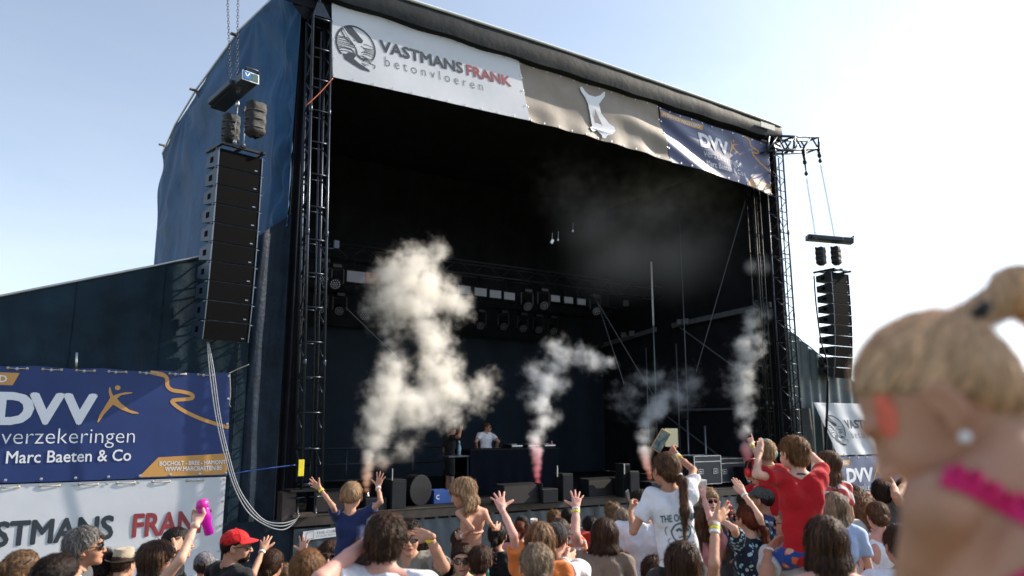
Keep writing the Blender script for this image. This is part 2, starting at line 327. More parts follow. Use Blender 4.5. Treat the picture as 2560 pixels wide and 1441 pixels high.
q = MB(); q.box((4.28, 13.24, 1.68), (.10, .012, .28), None, .004); solo(q, 'safety_tag', mat('tag_yellow', (.85,.68,.02), .5), 'yellow safety tag hanging at the foot of the truss tower', 'tag')
q = MB(); q.box((4.76, 13.3, 5.75), (.10, .06, .16), None, .01); q.tube([(4.7,13.3,5.66),(4.5,13.3,5.66)], .012); solo(q, 'site_lamp', mat('lamp_dark', (.02,.03,.05), .2), 'small flat lamp sticking out from the middle of the truss tower', 'lamp')
tr, P, H = truss_tower('dark truss tower at the far end of the stage below the loudspeaker arm', (18.10, 13.47, .9), (18.08, 13.47, 10.45), .36, steel)
tr2, P, H = truss_tower('slim black truss column just inside the far stage corner', (17.66, 13.95, .82), (17.62, 13.95, 9.9), .26, blk2)
# strips of rope and tape fluttering from the far tower
for k, (p0, p1) in enumerate((((1932,430),(1950,462)), ((1948,545),(1962,600)), ((1940,490),(1956,495)), ((1948,648),(1975,648)))):
    a, b = onY(*p0, 13.2), onY(*p1, 13.15); q = MB(); q.tube([a, (a+b)/2+np.array([.05,0,.03]), b], .014, 5); solo(q, 'tie_rope', blk, ['highest loose tie end just under the far loudspeaker arm', 'longest dark strap end hanging from the far truss tower', 'short tie end level with the lower banner edge on the far tower', 'lowest tie end sticking straight out of the far tower'][k], 'rope', 'loose ties on the far tower')
# ================================================================== wing walls left and right
wl_ = thing('wing_wall', (1.0, 13.9, gz((0,13))), 'dark teal tarpaulin wing wall with sloping top edge behind the navy banner', 'wing wall')
def wingl(u, v):
    x = -7.5+10.9*u; zt = 4.40+.345*(x+.2); zt = max(zt, 1.0); return (x, 13.82+.035*wv((x*1.6, 0, v*zt*.9), 41, 1.4)+.012*wv((x*9+v*5, 0, v*7), 42, 1.5)+.02*math.sin(x*11+.5*v)*math.exp(-(x-2.0)**2*2), -.35+(zt+.35)*v)
mb = MB(); mb.grid(wingl, 160, 50); mb.build('wall_sheet', tarp_dark, wl_, smooth=True)
for k in range(9):
    u_ = .04+.118*k; mb = MB(); mb.tube([np.array(wingl(u_, v/24))+np.array([0,-.012,0]) for v in range(25)], .007, 4); mb.build('wall_seam', tarp_dark, wl_, smooth=True)
mb = MB(); mb.tube([np.array(wingl(i/40, 1))+np.array([0,-.01,.01]) for i in range(41)], .022, 6); mb.build('top_rail', alu, wl_, smooth=True)
q = MB(); q.tube([onY(190, 925, 13.66), onY(192, 882, 13.66)], .022, 8); q.build('support_post', alu, wl_, smooth=True)
wr_ = thing('wing_wall', (21.5, 13.95, gz((0,13))), 'grey-green pleated tarpaulin wing wall behind the hanging loudspeakers', 'wing wall')
def wingr(u, v):
    x = 18.2+9.25*u; zt = max(5.42-.475*(x-18.45), 1.0); pl = .045*math.sin(x*13+1.2*math.sin(x*2.2))*(1-.3*v)
    return (x, 14.0+pl+.03*wv((x*2, 0, v*3), 47, 1.3), -.35+(zt+.35)*v)
mb = MB(); mb.grid(wingr, 260, 24); mb.build('wall_sheet', tarp_pleat, wr_, smooth=True)
mb = MB(); mb.tube([np.array(wingr(i/40, 1))+np.array([0,-.01,.01]) for i in range(41)], .02, 6); mb.build('top_rail', steel, wr_, smooth=True)
mb = MB(); mb.grid(lambda u, v: (18.45+1.1*u*(1-.2*v), 13.72+.05*math.sin(u*12+v), 3.2*v-.3), 20, 12); mb.build('wall_flap', mat('mesh_black', (.03,.036,.038), .7, var=.3, nscale=8), wr_, smooth=True)
# ================================================================== banners
def text2d(s, off=0.0, extr=0.0, spacing=1.0):
    c = bpy.data.curves.new('t', 'FONT'); c.body = s; c.offset = off; c.space_character = spacing; c.resolution_u = 3; c.fill_mode = 'FRONT'
    o = bpy.data.objects.new('t', c); S.collection.objects.link(o); m = bpy.data.meshes.new_from_object(o)
    V = np.array([v.co[:2] for v in m.vertices]); F = [tuple(p.vertices) for p in m.polygons]; bpy.data.objects.remove(o); bpy.data.curves.remove(c); bpy.data.meshes.remove(m); return V, F
def put_text(parent, s, u0, u1, v0, v1, place, m, off=0.0, spacing=1.0, name='lettering', ital=0.0):
    V, F = text2d(s, min(off, 0), 0, spacing); lo, hi = V.min(0), V.max(0)
    A = u0+(V[:,0]-lo[0])/(hi[0]-lo[0])*(u1-u0); B = v0+(V[:,1]-lo[1])/(hi[1]-lo[1])*(v1-v0); A = A+ital*(B-v0)
    q = MB(); du, dv = (u1-u0)/(hi[0]-lo[0])*max(off, 0), (v1-v0)/(hi[1]-lo[1])*max(off, 0)
    for k, (ox, oy) in enumerate(((0,0),(1,0),(-1,0),(0,1),(0,-1),(.7,.7),(-.7,-.7),(.7,-.7),(-.7,.7)) if off > 0 else ((0,0),)): q.add([place(a+du*ox, b+dv*oy, .006+.0003*k) for a, b in zip(A, B)], F)
    q.build(name, m, parent)
def poly(parent, pts, place, m, name='print', d=.005, par=True):
    from mathutils.geometry import tessellate_polygon
    if len(pts) == 4:
        p_ = [np.array(p, float) for p in pts]; q = MB(); q.grid(lambda u, v: place(*((p_[0]*(1-u)+p_[3]*u)*(1-v)+(p_[1]*(1-u)+p_[2]*u)*v), d), 24, 6); return q.build(name, m, parent)
    pts = [tuple(p) for p in pts]; T = tessellate_polygon([[Vector((a, b, 0)) for a, b in pts]])
    ar = sum(pts[i][0]*pts[(i+1) % len(pts)][1]-pts[(i+1) % len(pts)][0]*pts[i][1] for i in range(len(pts)))
    q = MB(); q.add([place(a, b, d) for a, b in pts], [tuple(t) for t in T]); return q.build(name, m, parent)
def stroke(pts, w0, w1, asp):                          # polyline to closed outline, asp = width/height of the banner
    P_ = np.array(pts, float)*np.array([asp, 1]); k = []
    for i in range(len(P_)-1):                         # catmull smoothing
        a, b, c, d = P_[max(i-1, 0)], P_[i], P_[i+1], P_[min(i+2, len(P_)-1)]
        for t in (0, .25, .5, .75): k.append(.5*((2*b)+(-a+c)*t+(2*a-5*b+4*c-d)*t*t+(-a+3*b-3*c+d)*t**3))
    k.append(P_[-1]); k = np.array(k); T = np.gradient(k, axis=0); T /= np.linalg.norm(T, axis=1)[:, None]+1e-9; N_ = np.stack([-T[:,1], T[:,0]], 1)
    w = np.linspace(w0, w1, len(k))[:, None]/2; A, B = (k+N_*w)/np.array([asp, 1]), (k-N_*w)/np.array([asp, 1]); return A, B
def put_stroke(parent, pts, w0, w1, asp, place, m, name='print', d=.005):
    A, B = stroke(pts, w0, w1, asp); n = len(A); q = MB()
    q.add([place(a, b, d) for a, b in np.concatenate([A, B])], [(i, n+i, n+i+1, i+1) for i in range(n-1)]); return q.build(name, m, parent)
def banner(label, cloth, place, design, group=None, nu=60, nv=20, holes=True, base=(0,0,0)):
    t = thing('banner', place(.5, 0, 0), label, 'banner', group)
    q = MB(); q.grid(lambda u, v: place(u, v, 0), nu, nv); q.build('banner_cloth', cloth, t, smooth=True)
    design(t, place)
    if holes:
        for (a, b) in [(i/11, .025) for i in range(12)]+[(i/11, .975) for i in range(12)]+[(.006, j/4) for j in (1,2,3)]+[(.994, j/4) for j in (1,2,3)]:
            c = np.array(place(min(max(a, .006), .994), b, .008)); q = MB(); q.lathe([(.010, 0), (.022, .002), (.022, .006), (.010, .008)], c, (0,-1,0), 8); q.build('eyelet', alu, t)
    return t
BODY = [(0.6202,0.8362),(0.6196,0.7926),(0.6252,0.7386),(0.6135,0.6684),(0.5977,0.5757),(0.5928,0.5146),(0.5976,0.5177),(0.6119,0.5914),(0.6351,0.677),(0.6605,0.6314),(0.692,0.5964),(0.7125,0.5938),(0.7096,0.6063),(0.6833,0.6321),(0.6589,0.6858),(0.6449,0.7319),(0.6565,0.7638),(0.689,0.7848),(0.6887,0.7942),(0.6658,0.7911),(0.6461,0.7741),(0.6341,0.7578),(0.6283,0.7854),(0.6243,0.8319)]
SWOOSH = [(0.74,0.985),(0.7565,0.9758),(0.7837,0.9576),(0.7926,0.926),(0.7955,0.8613),(0.8117,0.822),(0.8447,0.8081),(0.8728,0.7854),(0.8749,0.7479),(0.8466,0.7349),(0.817,0.7252),(0.8149,0.7009),(0.8437,0.6374),(0.9009,0.5575),(0.9586,0.5007),(.999,0.4677)]
def d_insurer(full=True):
    def f(t, pl):
        asp = 2.8
        poly(t, [(.004,.94),(.372,.94),(.357,.832),(.004,.832)], pl, orange, 'print_strip')
        put_text(t, 'AMBIANCE VERZEKERD', .02, .34, .857, .915, pl, pwhite, .02)
        for i, (g_, u0, u1) in enumerate((('D', .325, .412), ('V', .410, .492), ('V', .500, .583))): put_text(t, g_, u0, u1, .508, .755, pl, pwhite, .05)
        poly(t, BODY, pl, orange, 'print_figure')
        poly(t, [(.645+.0083*math.cos(k*.524), .832+.0233*math.sin(k*.524)) for k in range(12)], pl, orange, 'print_dot')
        put_text(t, 'verzekeringen', .342, .705, .285, .46, pl, pwhite, -.012)
        put_text(t, 'Marc Baeten & Co', .360, .697, .165, .268, pl, pwhite, .012)
        poly(t, [(.723,.012),(.779,.190),(.998,.215),(.998,.012)], pl, orange, 'print_strip')
        put_text(t, 'BOCHOLT - BREE - HAMONT', .784, .992, .112, .150, pl, pwhite, .022)
        put_text(t, 'WWW.MARCBAETEN.BE', .801, .980, .058, .098, pl, pwhite, .022)
        put_stroke(t, SWOOSH, .036, .034, asp, pl, orange, 'print_swoosh')
    return f
def d_concrete(t, pl):
    asp = 3.05; cx, cy, rx, ry = .108, .50, .090, .255
    ring = [(cx+rx*math.cos(a), cy+ry*math.sin(a)) for a in np.linspace(-.62, 3.85, 40)]
    put_stroke(t, ring, .020, .026, asp, pl, ink, 'print_ring')
    poly(t, [(cx-.062,cy+.175),(cx-.045,cy+.235),(cx-.015,cy+.235),(cx+.035,cy+.095),(cx+.030,cy+.055),(cx+.012,cy+.05),(cx-.02,cy+.12)], pl, ink, 'print_trowel')
    put_stroke(t, [(cx-.07,cy+.17),(cx-.045,cy+.06),(cx-.02,cy+.01),(cx,cy-.01)], .02, .012, asp, pl, ink, 'print_trowel')
    put_stroke(t, [(cx-.058,cy+.20),(cx-.03,cy+.10),(cx+.005,cy-.02),(cx+.018,cy-.13)], .012, .05, asp, pl, pgrey, 'print_stream')
    put_stroke(t, [(cx-.018,cy+.05),(cx,cy-.04),(cx+.003,cy-.12),(cx+.025,cy-.165),(cx+.05,cy-.15)], .014, .03, asp, pl, ink, 'print_stream')
    rs = np.random.RandomState(4)
    for i in range(13):
        y = cy+.07-.024*i; x0 = cx-rx*math.sqrt(max(0, 1-((y-cy)/ry)**2))*.97; x1 = cx+rx*math.sqrt(max(0, 1-((y-cy)/ry)**2))*.97
        m_ = cx-.01+.02*rs.rand(); put_stroke(t, [(x0, y), ((x0+m_)/2, y+.012*rs.randn()), (m_-.012, y+.008*rs.randn()-.01)], .007, .013, asp, pl, ink, 'print_wave')
        put_stroke(t, [(m_+.03, y-.03), ((x1+m_)/2, y-.03+.012*rs.randn()), (x1, y-.035)], .012, .006, asp, pl, ink, 'print_wave')
    poly(t, [(cx-.06,cy-.18),(cx-.035,cy-.12),(cx-.01,cy-.10),(cx+.0,cy-.14),(cx-.012,cy-.19),(cx+.015,cy-.24),(cx+.055,cy-.29),(cx+.06,cy-.32),(cx+.02,cy-.315),(cx-.02,cy-.27),(cx-.055,cy-.225)], pl, ink, 'print_shadow')
    put_stroke(t, [(cx+.01,cy-.13),(cx+.045,cy-.13),(cx+.065,cy-.2),(cx+.085,cy-.215),(cx+.08,cy-.26)], .01, .012, asp, pl, ink, 'print_wave')
    put_text(t, 'VASTMANS', .224, .648, .515, .672, pl, ink, .032); put_text(t, 'FRANK', .672, .922, .512, .668, pl, redp, .032)
    put_text(t, 'betonvloeren', .243, .752, .322, .455, pl, ink2, -.008, 1.55)
def pl_b1(u, v, d):
    X = (4.52+.09*(1-v))*(1-u)+(9.02+.31*(1-v))*u; Z = (9.17+.18*u)*(1-v)+(10.76)*v
    return (X, 13.50+.014*wv((X*1.2, 0, Z*1.5), 51, 1.2)+.02*math.sin(math.pi*v)-d, Z)
banner('white concrete firm banner with round logo and red FRANK along the roof edge', white_b, pl_b1, d_concrete)
def pl_b2(u, v, d):
    X = (9.04+.33*(1-v))*(1-u)+(13.44+.42*(1-v))*u; Z = (9.36-.10*u+.04*math.sin(u*3.1))*(1-v)+10.74*v
    w = .07*math.exp(-((u-1)*3)**2)*math.sin(v*11+u*7)+.05*math.exp(-(v*4))*math.sin(u*30)+.03*math.exp(-(u*9))*math.sin(v*16)
    return (X, 13.53+.06*math.sin(v*3.14)+.5*w+.03*wv((X*.9+Z, 0, Z*1.3), 52, 1.2)+.12*u*v*(1-v)*2*math.sin(3*u+4*v)-d, Z)
SIL = [(10.96,10.56),(11.04,10.60),(11.12,10.50),(11.22,10.44),(11.42,10.44),(11.60,10.52),(11.74,10.64),(11.80,10.64),(11.74,10.52),(11.58,10.36),(11.50,10.28),(11.52,10.05),(11.62,9.95),(11.72,9.84),(11.86,9.80),(11.88,9.70),(11.72,9.57),(11.55,9.50),(11.47,9.41),(11.37,9.40),(11.37,9.48),(11.26,9.57),(11.09,9.50),(11.04,9.60),(11.13,9.64),(11.15,9.95),(11.13,10.2),(11.08,10.34),(10.98,10.47)]
def d_sil(t, pl):
    P_ = [((x-9.2)/4.45, (z-9.33)/1.41) for x, z in SIL]; poly(t, P_, pl, pwhite, 'print_figure', .03); poly(t, [((x-9.2)/4.45, (z-9.33)/1.41) for x, z in ((11.33,10.12),(11.22,9.68),(11.48,9.74))], pl, tan_, 'print_gap', .036)
banner('taupe banner with the white outline of a leaping figure', tan_, pl_b2, d_sil, nu=110, nv=40)
def pl_b3(u, v, d):
    X = (13.46+.44*(1-v))*(1-u)+(17.98)*u; Z = (9.27-.24*u+.06*math.sin(u*3.1))*(1-v)+(10.70-.10*u)*v
    w = .05*math.exp(-((u-.1)*2)**2)*math.sin(v*12+u*16)+.03*math.sin(v*8+u*11+2)
    return (X, 13.52+.6*w+.05*math.sin(v*3.14)+.03*wv((X, 0, Z*1.6), 53, 1.4)-d, Z)
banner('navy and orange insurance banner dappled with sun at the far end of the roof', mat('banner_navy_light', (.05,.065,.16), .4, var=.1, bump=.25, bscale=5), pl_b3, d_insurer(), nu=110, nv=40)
def pl_b4(u, v, d):
    X = -1.80+4.88*u+.06*(1-v)*u; Z = 1.57+(1.72)*v+.012*math.sin(u*34)*(v > .98); return (X, 13.62+.010*wv((X*1.3, 0, Z*2), 54, 1.3)-d, Z)
cord = mat('lace_cord', (.42,.38,.30), .8)
def lacing(t, pl, v, us):
    for a, b in us:
        q = MB(); q.tube([pl(a, v, .012), pl((a+b)/2, v-.004, .02), pl(b, v, .012)], .007, 5); q.lathe([(.010,0),(.024,.003),(.010,.008)], pl(a, v, .006), (0,-1,0), 8); q.lathe([(.010,0),(.024,.003),(.010,.008)], pl(b, v, .006), (0,-1,0), 8); q.build('lacing', cord, t, smooth=True)
t_ = banner('navy insurance banner with orange figure and swoosh on the near wing wall', navy, pl_b4, d_insurer()); lacing(t_, pl_b4, .98, [(.34+.092*k, .39+.092*k) for k in range(7)]); lacing(t_, pl_b4, .975, [(.03+.092*k, .08+.092*k) for k in range(3)])
def pl_b5(u, v, d):
    X = -1.80+4.92*u; Z = -.05+1.60*v; return (X, 13.63+.012*wv((X*1.1, 0, Z*2), 55, 1.3)-d, Z)
def d_concrete_low(t, pl):
    put_text(t, 'VASTMANS', .245, .665, .455, .665, pl, ink, .032); put_text(t, 'FRANK', .724, .965, .455, .665, pl, redp, .032); put_text(t, 'betonvloeren', .255, .80, .20, .37, pl, ink2, -.008, 1.55)
t_ = banner('white concrete firm banner lowest on the near wing wall behind the grey haired man', white_b, pl_b5, d_concrete_low); lacing(t_, pl_b5, .975, [(.35+.105*k, .40+.105*k) for k in range(6)])
def pl_b6(u, v, d):
    X = (19.10+.95*(1-v))*(1-u)+(24.0)*u; Z = 1.56+1.50*v; return (X, 13.45+.045*wv((X*1.1+Z*1.5, 0, Z*1.6), 56, 1.5)+.02*math.sin(X*7+Z*5)-d, Z)
banner('creased white concrete firm banner on the far wing wall beside the little girl', white_b, pl_b6, d_concrete, nu=90)
def pl_b7(u, v, d):
    X = 18.75+4.9*u+.15*(1-v)*(u-.5); Z = .05+1.47*v; return (X, 13.42+.04*wv((X*1.2, 0, Z*2), 57, 1.4)-d, Z)
banner('faded navy insurance banner low on the far wing wall above the dark heads', mat('banner_navy_faded', (.10,.125,.22), .5, var=.1, bump=.3, bscale=5), pl_b7, d_insurer(), nu=80)
# rental firm sign on the skirt
t = thing('rental_sign', (4.95, 13.58, .40), 'small white stage rental sign on the front skirt left of the boy in navy', 'sign')
def pl_s(u, v, d): return (4.49+.95*u, 13.60-d, .405+.045*u+.155*v)
q = MB(); q.grid(lambda u, v: pl_s(u, v, 0), 4, 2); q.grid(lambda u, v: pl_s(1-u, v, -.006), 4, 2); q.build('sign_board', white_b, t)
put_text(t, 'THE CUBE STAGE', .25, .95, .52, .80, pl_s, ink2, .0); put_text(t, 'STAGE RENTING', .25, .78, .18, .38, pl_s, ink2, -.01)
for a, b in (((.07,.12),(.07,.88)), ((.07,.88),(.20,.88)), ((.20,.88),(.20,.12)), ((.20,.12),(.07,.12))): put_stroke(t, [a, ((a[0]+b[0])/2, (a[1]+b[1])/2), b], .05, .05, 6, pl_s, ink2, 'print_frame')
# ================================================================== loudspeaker arrays with their chain motors
grille = mat('speaker_grille', (.0035,.0035,.004), .8, var=.6, nscale=220, spec=.05); cabm = mat('speaker_cabinet', (.022,.040,.065), .45, var=.15, nscale=3, spec=.4)
cabm2 = mat('speaker_cabinet_far', (.028,.032,.036), .5, var=.15)
sackm = mat('chain_sack', (.014,.014,.015), .7, var=.4, nscale=10, bump=1, bscale=14); chainm = mat('chain_steel', (.12,.12,.13), .3, .9)
def line_array(label, top, yaw, n, ch, w, d, angles, cab, lean):
    """top: centre of the flying frame. Cabinets hang below it, each tilted a little further."""
    t = thing('line_array', top, label, 'loudspeaker array', 'hanging loudspeaker arrays'); Rz = rotz(yaw); top = np.array(top, float)
    q = MB()
    for sx in (-.5, .5): q.box(top+Rz@np.array([sx*(w-.06), .04, 0]), (.055, d+.22, .06), Rz, .006)
    for sy in (-.5, .45): q.box(top+Rz@np.array([0, sy*d, .0]), (w, .06, .05), Rz, .006)
    q.box(top+Rz@np.array([0, 0, .03]), (.09, d+.1, .05), Rz, .006); q.build('flying_frame', blk2, t)
    p = top+np.array([0, 0, -.07])+Rz@np.array([0, -d*.38, 0]); ang = 0.0
    proto = None
    for k in range(n):
        a = angles[k]; R = Rz@rotx(math.radians(a))            # positive tips the front downwards
        dn = R@np.array([0, 0, -1.0]); c = p+dn*ch/2
        if proto is None:
            q = MB(); y1, zb, zt = d, ch*.30, ch*.49            # wedge cabinet in its own frame: front at y=0
            V = [(-w/2,0,-ch*.49),(w/2,0,-ch*.49),(w/2,0,ch*.49),(-w/2,0,ch*.49),(-w/2,d,-zb),(w/2,d,-zb),(w/2,d,zb),(-w/2,d,zb)]
            q.add(V, [(0,1,2,3),(5,4,7,6),(4,0,3,7),(1,5,6,2),(3,2,6,7),(4,5,1,0)]); cb = q.build('cabinet', cab, t, origin=(0,0,0))
            q = MB(); q.box((0, -.008, 0), (w-.05, .016, ch*.95), None, .004); gr = q.build('grille', grille, cb)
            sub = [gr]
            for sx in (-1, 1):
                q = MB(); q.box((sx*(w/2-.008), -.012, 0), (.016, .03, ch*.97)); 
                q.lathe([(.016,-.02),(.016,.02)], (sx*(w/2+.012), -.0, ch*.42), (1,0,0), 8); q.tube([(sx*(w/2-.01), 0, ch*.42), (sx*(w/2+.05), -.005, ch*.42)], .007, 6); q.build('side_rail', mat('rail_grey', (.13,.15,.18), .35, .7), cb); 
            q = MB(); q.box((-w/2-.004, d*.52, 0), (.012, d*.22, ch*.30), None, .003); q.build('grip', grille, cb)
            q = MB(); q.box((w*.36, -.018, -ch*.30), (.05, .004, .018)); q.build('badge', mat('badge_steel', (.2,.24,.3), .3, .6), cb)
            proto = cb
        else:
            cb = copy_tree(proto, t)
        cb.matrix_basis = Matrix.Translation(Vector((c-top).tolist())) @ Matrix(R.tolist()).to_4x4(); p = p+dn*ch*1.015
    return t
def chain(a, b, r=.012, label='', group='hoist chains', pitch=.055):
    """real links, alternately turned"""
    a, b = np.array(a, float), np.array(b, float); L = np.linalg.norm(b-a); n = int(L/pitch); ax = (b-a)/L; q = MB(); e1 = np.cross(ax, (0,1,0)); e1 /= np.linalg.norm(e1); e2 = np.cross(ax, e1)
    for i in range(n):
        c = a+ax*(i+.5)*pitch; s_ = e1 if i % 2 else e2; h = pitch*.72
        pts = [c+ax*h*.9, c+ax*h*.5+s_*r*1.5, c-ax*h*.5+s_*r*1.5, c-ax*h*.9, c-ax*h*.5-s_*r*1.5, c+ax*h*.5-s_*r*1.5, c+ax*h*.9]; q.tube(pts, r*.42, 4, caps=False)
    return solo(q, 'hoist_chain', chainm, label, 'chain', group)
def sack(c, h, w, label, rz=.3):
    t = thing('chain_bag', c, label, 'chain bag', 'chain bags under the motors'); q = MB(); c = np.array(c, float)
    def f(u, v):
        a = u*2*math.pi; sq = 1/max(abs(math.cos(a)), abs(math.sin(a)))**.8; r = w*.5*sq*(.86+.14*math.sin(min(1, v*6)*1.57))*(1-.05*math.sin(v*20+u*9)); 
        if v < .12: r *= (.55+v*3.7)
        return c+rotz(rz)@np.array([r*math.cos(a), r*.8*math.sin(a), h*(v-.5)+.01*math.sin(a*5+v*8)])
    q.grid(f, 22, 16); q.v[-1] = q.v[-1]; q.build('bag_body', sackm, t, smooth=True)
    for v in (-.25, 0, .25):
        q = MB(); q.tube([c+rotz(rz)@np.array([w*.56*math.cos(a), w*.45*math.sin(a), h*v]) for a in np.linspace(0, 6.283, 17)], .012, 4); q.build('webbing', mat('webbing', (.11,.10,.09), .8), t)
    return t
def motor_frame(label, c, L, rz, tilt):
    t = thing('hoist_beam', c, label, 'hoist beam', 'hoist beams above the loudspeakers'); c = np.array(c, float); R = rotz(rz)@rotx(tilt)
    q = MB(); q.box(c, (.30, L, .17), R, .02); q.box(c+R@np.array([-.17, .12, -.01]), (.10, L*.7, .13), R, .02); q.build('beam_body', mat('motor_case', (.035,.042,.055), .4, .3, var=.15), t)
    q = MB(); q.box(c+R@np.array([0, -L/2-.006, .0]), (.31, .012, .19), R, .003); q.build('end_plate', alu, t)
    q = MB(); q.box(c+R@np.array([-.07, -L/2-.018, .0]), (.13, .012, .15), R, .002); q.build('name_plate', mat('plate_blue', (.02,.12,.33), .3), t)
    P = lambda a, b, d_: c+R@np.array([-.07+a, -L/2-.026-d_, b])
    put_stroke(t, [(-.035,.04),(-.005,-.015),(.04,.05)], .016, .02, 1, lambda a, b, d_: P(a, b, d_), pwhite, 'print_mark')
    q = MB(); q.box(c+R@np.array([.07, -L/2-.016, .0]), (.13, .01, .14), R, .002); q.build('data_plate', mat('plate_green', (.06,.11,.09), .2), t)
    q = MB(); q.tube([c+R@np.array(p) for p in ((-.10,-L/2-.02,.10), (-.10,-L/2-.03,.15), (.12,-L/2-.03,.15), (.12,-L/2-.02,.10))], .018, 8); q.build('handle', blk2, t, smooth=True)
    return t, c, R
# near array
line_array('large ten-box loudspeaker array hanging close by, left of the truss tower', (2.84, 13.22, 7.16), .20, 10, .325, .80, .46, [0,0,.3,.6,1,1.5,2.2,3.2,4.6,6.5], cabm, 0)
mt, mc, mR = motor_frame('chain motor beam with blue name plate above the near loudspeakers', (2.70, 13.15, 8.22), 1.25, .22, -.12)
sack((3.05, 12.9, 7.68), .62, .32, 'large black chain bag nearest the camera above the near loudspeakers'); sack((2.72, 13.25, 7.55), .52, .28, 'smaller chain bag tucked behind the large one above the near loudspeakers')
chain((2.62,13.05,8.3), onY(567, -60, 13.1), label='chain running up out of view, further of the near pair'); chain(onY(592, 215, 12.9), onY(596, -60, 12.9), label='chain running up out of view, nearer of the near pair')
for dx, dy in ((-.07,-.25), (.12,.12)):
    q = MB(); b = np.array([2.84+dx, 13.22+dy*.5, 7.2]); q.tube([b, b+np.array([0,0,.85])], .014, 6); q.lathe([(.03,-.05),(.035,0),(.03,.05)], b+np.array([0,0,.1]), (0,0,1), 8); q.lathe([(.03,-.05),(.035,0),(.03,.05)], b+np.array([0,0,.8]), (0,0,1), 8); solo(q, 'lifting_link', alu, 'steel link between motor beam and near loudspeaker frame, %s' % ('further one' if dy > 0 else 'nearer one'), 'link', 'links above the near array', smooth=True)
for (p0, p1, lb) in (((600,262),(612,290),'left'), ((618,262),(622,292),'right'), ((575,300),(580,322),'lower')): chain(onY(*p1, 12.95), onY(*p0, 12.95), label='%s one of three short chains falling into the bags at the near motor beam' % lb, group='short chains into the bags')
# far array
line_array('distant ten-box loudspeaker array hanging in front of the bright sky', (20.62, 13.5, 7.05), -.02, 10, .315, .86, .52, [0,0,.5,1,2,3,4.2,5.6,7.5,10], cabm2, 0)
q = MB(); q.v = []
mt, mc, mR = motor_frame('chain motor beam above the far loudspeakers in front of the sky', (20.38, 13.4, 8.02), 1.35, .95, .10)
sack((19.9, 13.4, 7.42), .55, .30, 'chain bag under the stage side of the far motor beam', .2); sack((20.75, 13.45, 7.55), .58, .30, 'chain bag under the outer end of the far motor beam', .2)
chain(onY(2040, 600, 13.35), onY(2016, 445, 13.3), .016, 'long chain from the far loudspeaker arm, inner one', pitch=.075); chain(onY(2086, 592, 13.35), onY(2051, 412, 13.3), .016, 'long chain from the far loudspeaker arm, outer one', pitch=.075)
# outrigger arm
t = thing('loudspeaker_arm', (18.3, 13.4, 10.5), 'dark truss arm reaching out from the far roof corner to carry loudspeakers', 'truss arm')
A0, A1, B0, B1 = onY(1922, 340, 13.3), onY(2048, 343, 13.3), onY(1918, 378, 13.3), onY(2046, 372, 13.3)
for dy in (0, .38):
    o_ = np.array([0, dy, 0])
    for a, b in ((A0, A1), (B0, B1)): q = MB(); q.tube([a+o_, b+o_], .04, 8); q.build('chord', steel, t, smooth=True)
    for k in range(6):
        u0, u1 = k/6, (k+1)/6; a = (A0 if k % 2 else B0)*(1-u0)+(A1 if k % 2 else B1)*u0; b = (B0 if k % 2 else A0)*(1-u1)+(B1 if k % 2 else A1)*u1
        q = MB(); q.tube([a+o_, b+o_], .028, 6); q.build('brace', steel, t, smooth=True)
for u in (0, .5, 1):
    q = MB(); q.tube([A0*(1-u)+A1*u, A0*(1-u)+A1*u+np.array([0,.38,0])], .03, 6); q.tube([B0*(1-u)+B1*u, B0*(1-u)+B1*u+np.array([0,.38,0])], .03, 6); q.tube([A0*(1-u)+A1*u, B0*(1-u)+B1*u], .035, 6); q.build('cross_bar', steel, t, smooth=True)
for p0, p1 in (((2008,372),(2016,440)), ((2046,370),(2051,408))):
    a, b = onY(*p0, 13.3), onY(*p1, 13.3); q = MB(); q.tube([a, (a+b)/2, b+np.array([0,0,.1])], [.07, .03, .015], 6); q.lathe([(.02,0),(.06,.04),(.06,.12),(.02,.16)], (a+b)/2+np.array([0,0,-.08]), (0,0,1), 8); q.lathe([(.02,0),(.055,.04),(.055,.1),(.02,.14)], b, (0,0,1), 8); q.build('chain_hook', blk2, t, smooth=True)
# cables
def cable(pts, r, m, label, group=None, seg=6, name='cable'):
    P_ = np.array(pts); k = []
    for i in range(len(P_)-1):
        a, b, c, d = P_[max(i-1, 0)], P_[i], P_[i+1], P_[min(i+2, len(P_)-1)]
        for t_ in np.linspace(0, 1, 7)[:-1]: k.append(.5*((2*b)+(-a+c)*t_+(2*a-5*b+4*c-d)*t_*t_+(-a+3*b-3*c+d)*t_**3))
    k.append(P_[-1]); q = MB(); q.tube(k, r, seg); return solo(q, name, m, label, 'cable' if name == 'cable' else name.split('_')[-1], group, smooth=True)
cw = mat('cable_white', (.30,.31,.34), .4, var=.1)
for i, (o, lb) in enumerate(((0, 'pale speaker cable hanging from the near array, innermost of its bundle'), (5, 'pale speaker cable hanging from the near array, middle of its bundle'), (-6, 'pale speaker cable sagging lowest from the near array'))):
    pts = [(520+o*.3, 855), (530+o, 930), (545+o, 1040), (565+o, 1130), (590+o, 1215), (625+o, 1275-o*.8), (665, 1308-o), (705, 1316-o*1.5), (735+o*.5, 1305-o), (748, 1288)]
    cable([onY(x, y, 13.25 if k < 8 else 13.3) for k, (x, y) in enumerate(pts)], .010, cw, lb, 'pale cable bundle')
cable([onY(x, y, 13.35) for x, y in ((2035,690),(2040,760),(2052,850),(2066,900),(2068,960),(2066,1040),(2062,1130))], .022, blk, 'black cable hanging below the far loudspeaker array')
cable([onY(x, y, 13.32) for x, y in ((2070,950),(2070,1010),(2067,1080),(2065,1130))], .018, blk, 'second black cable close beside it below the far array')
cable([onY(x, y, 13.5) for x, y in ((570,1188),(620,1178),(680,1170),(738,1163))], .010, mat('rope_blue', (.03,.08,.35), .6), 'thin blue rope from banner corner to the truss tower', name='guy_rope')
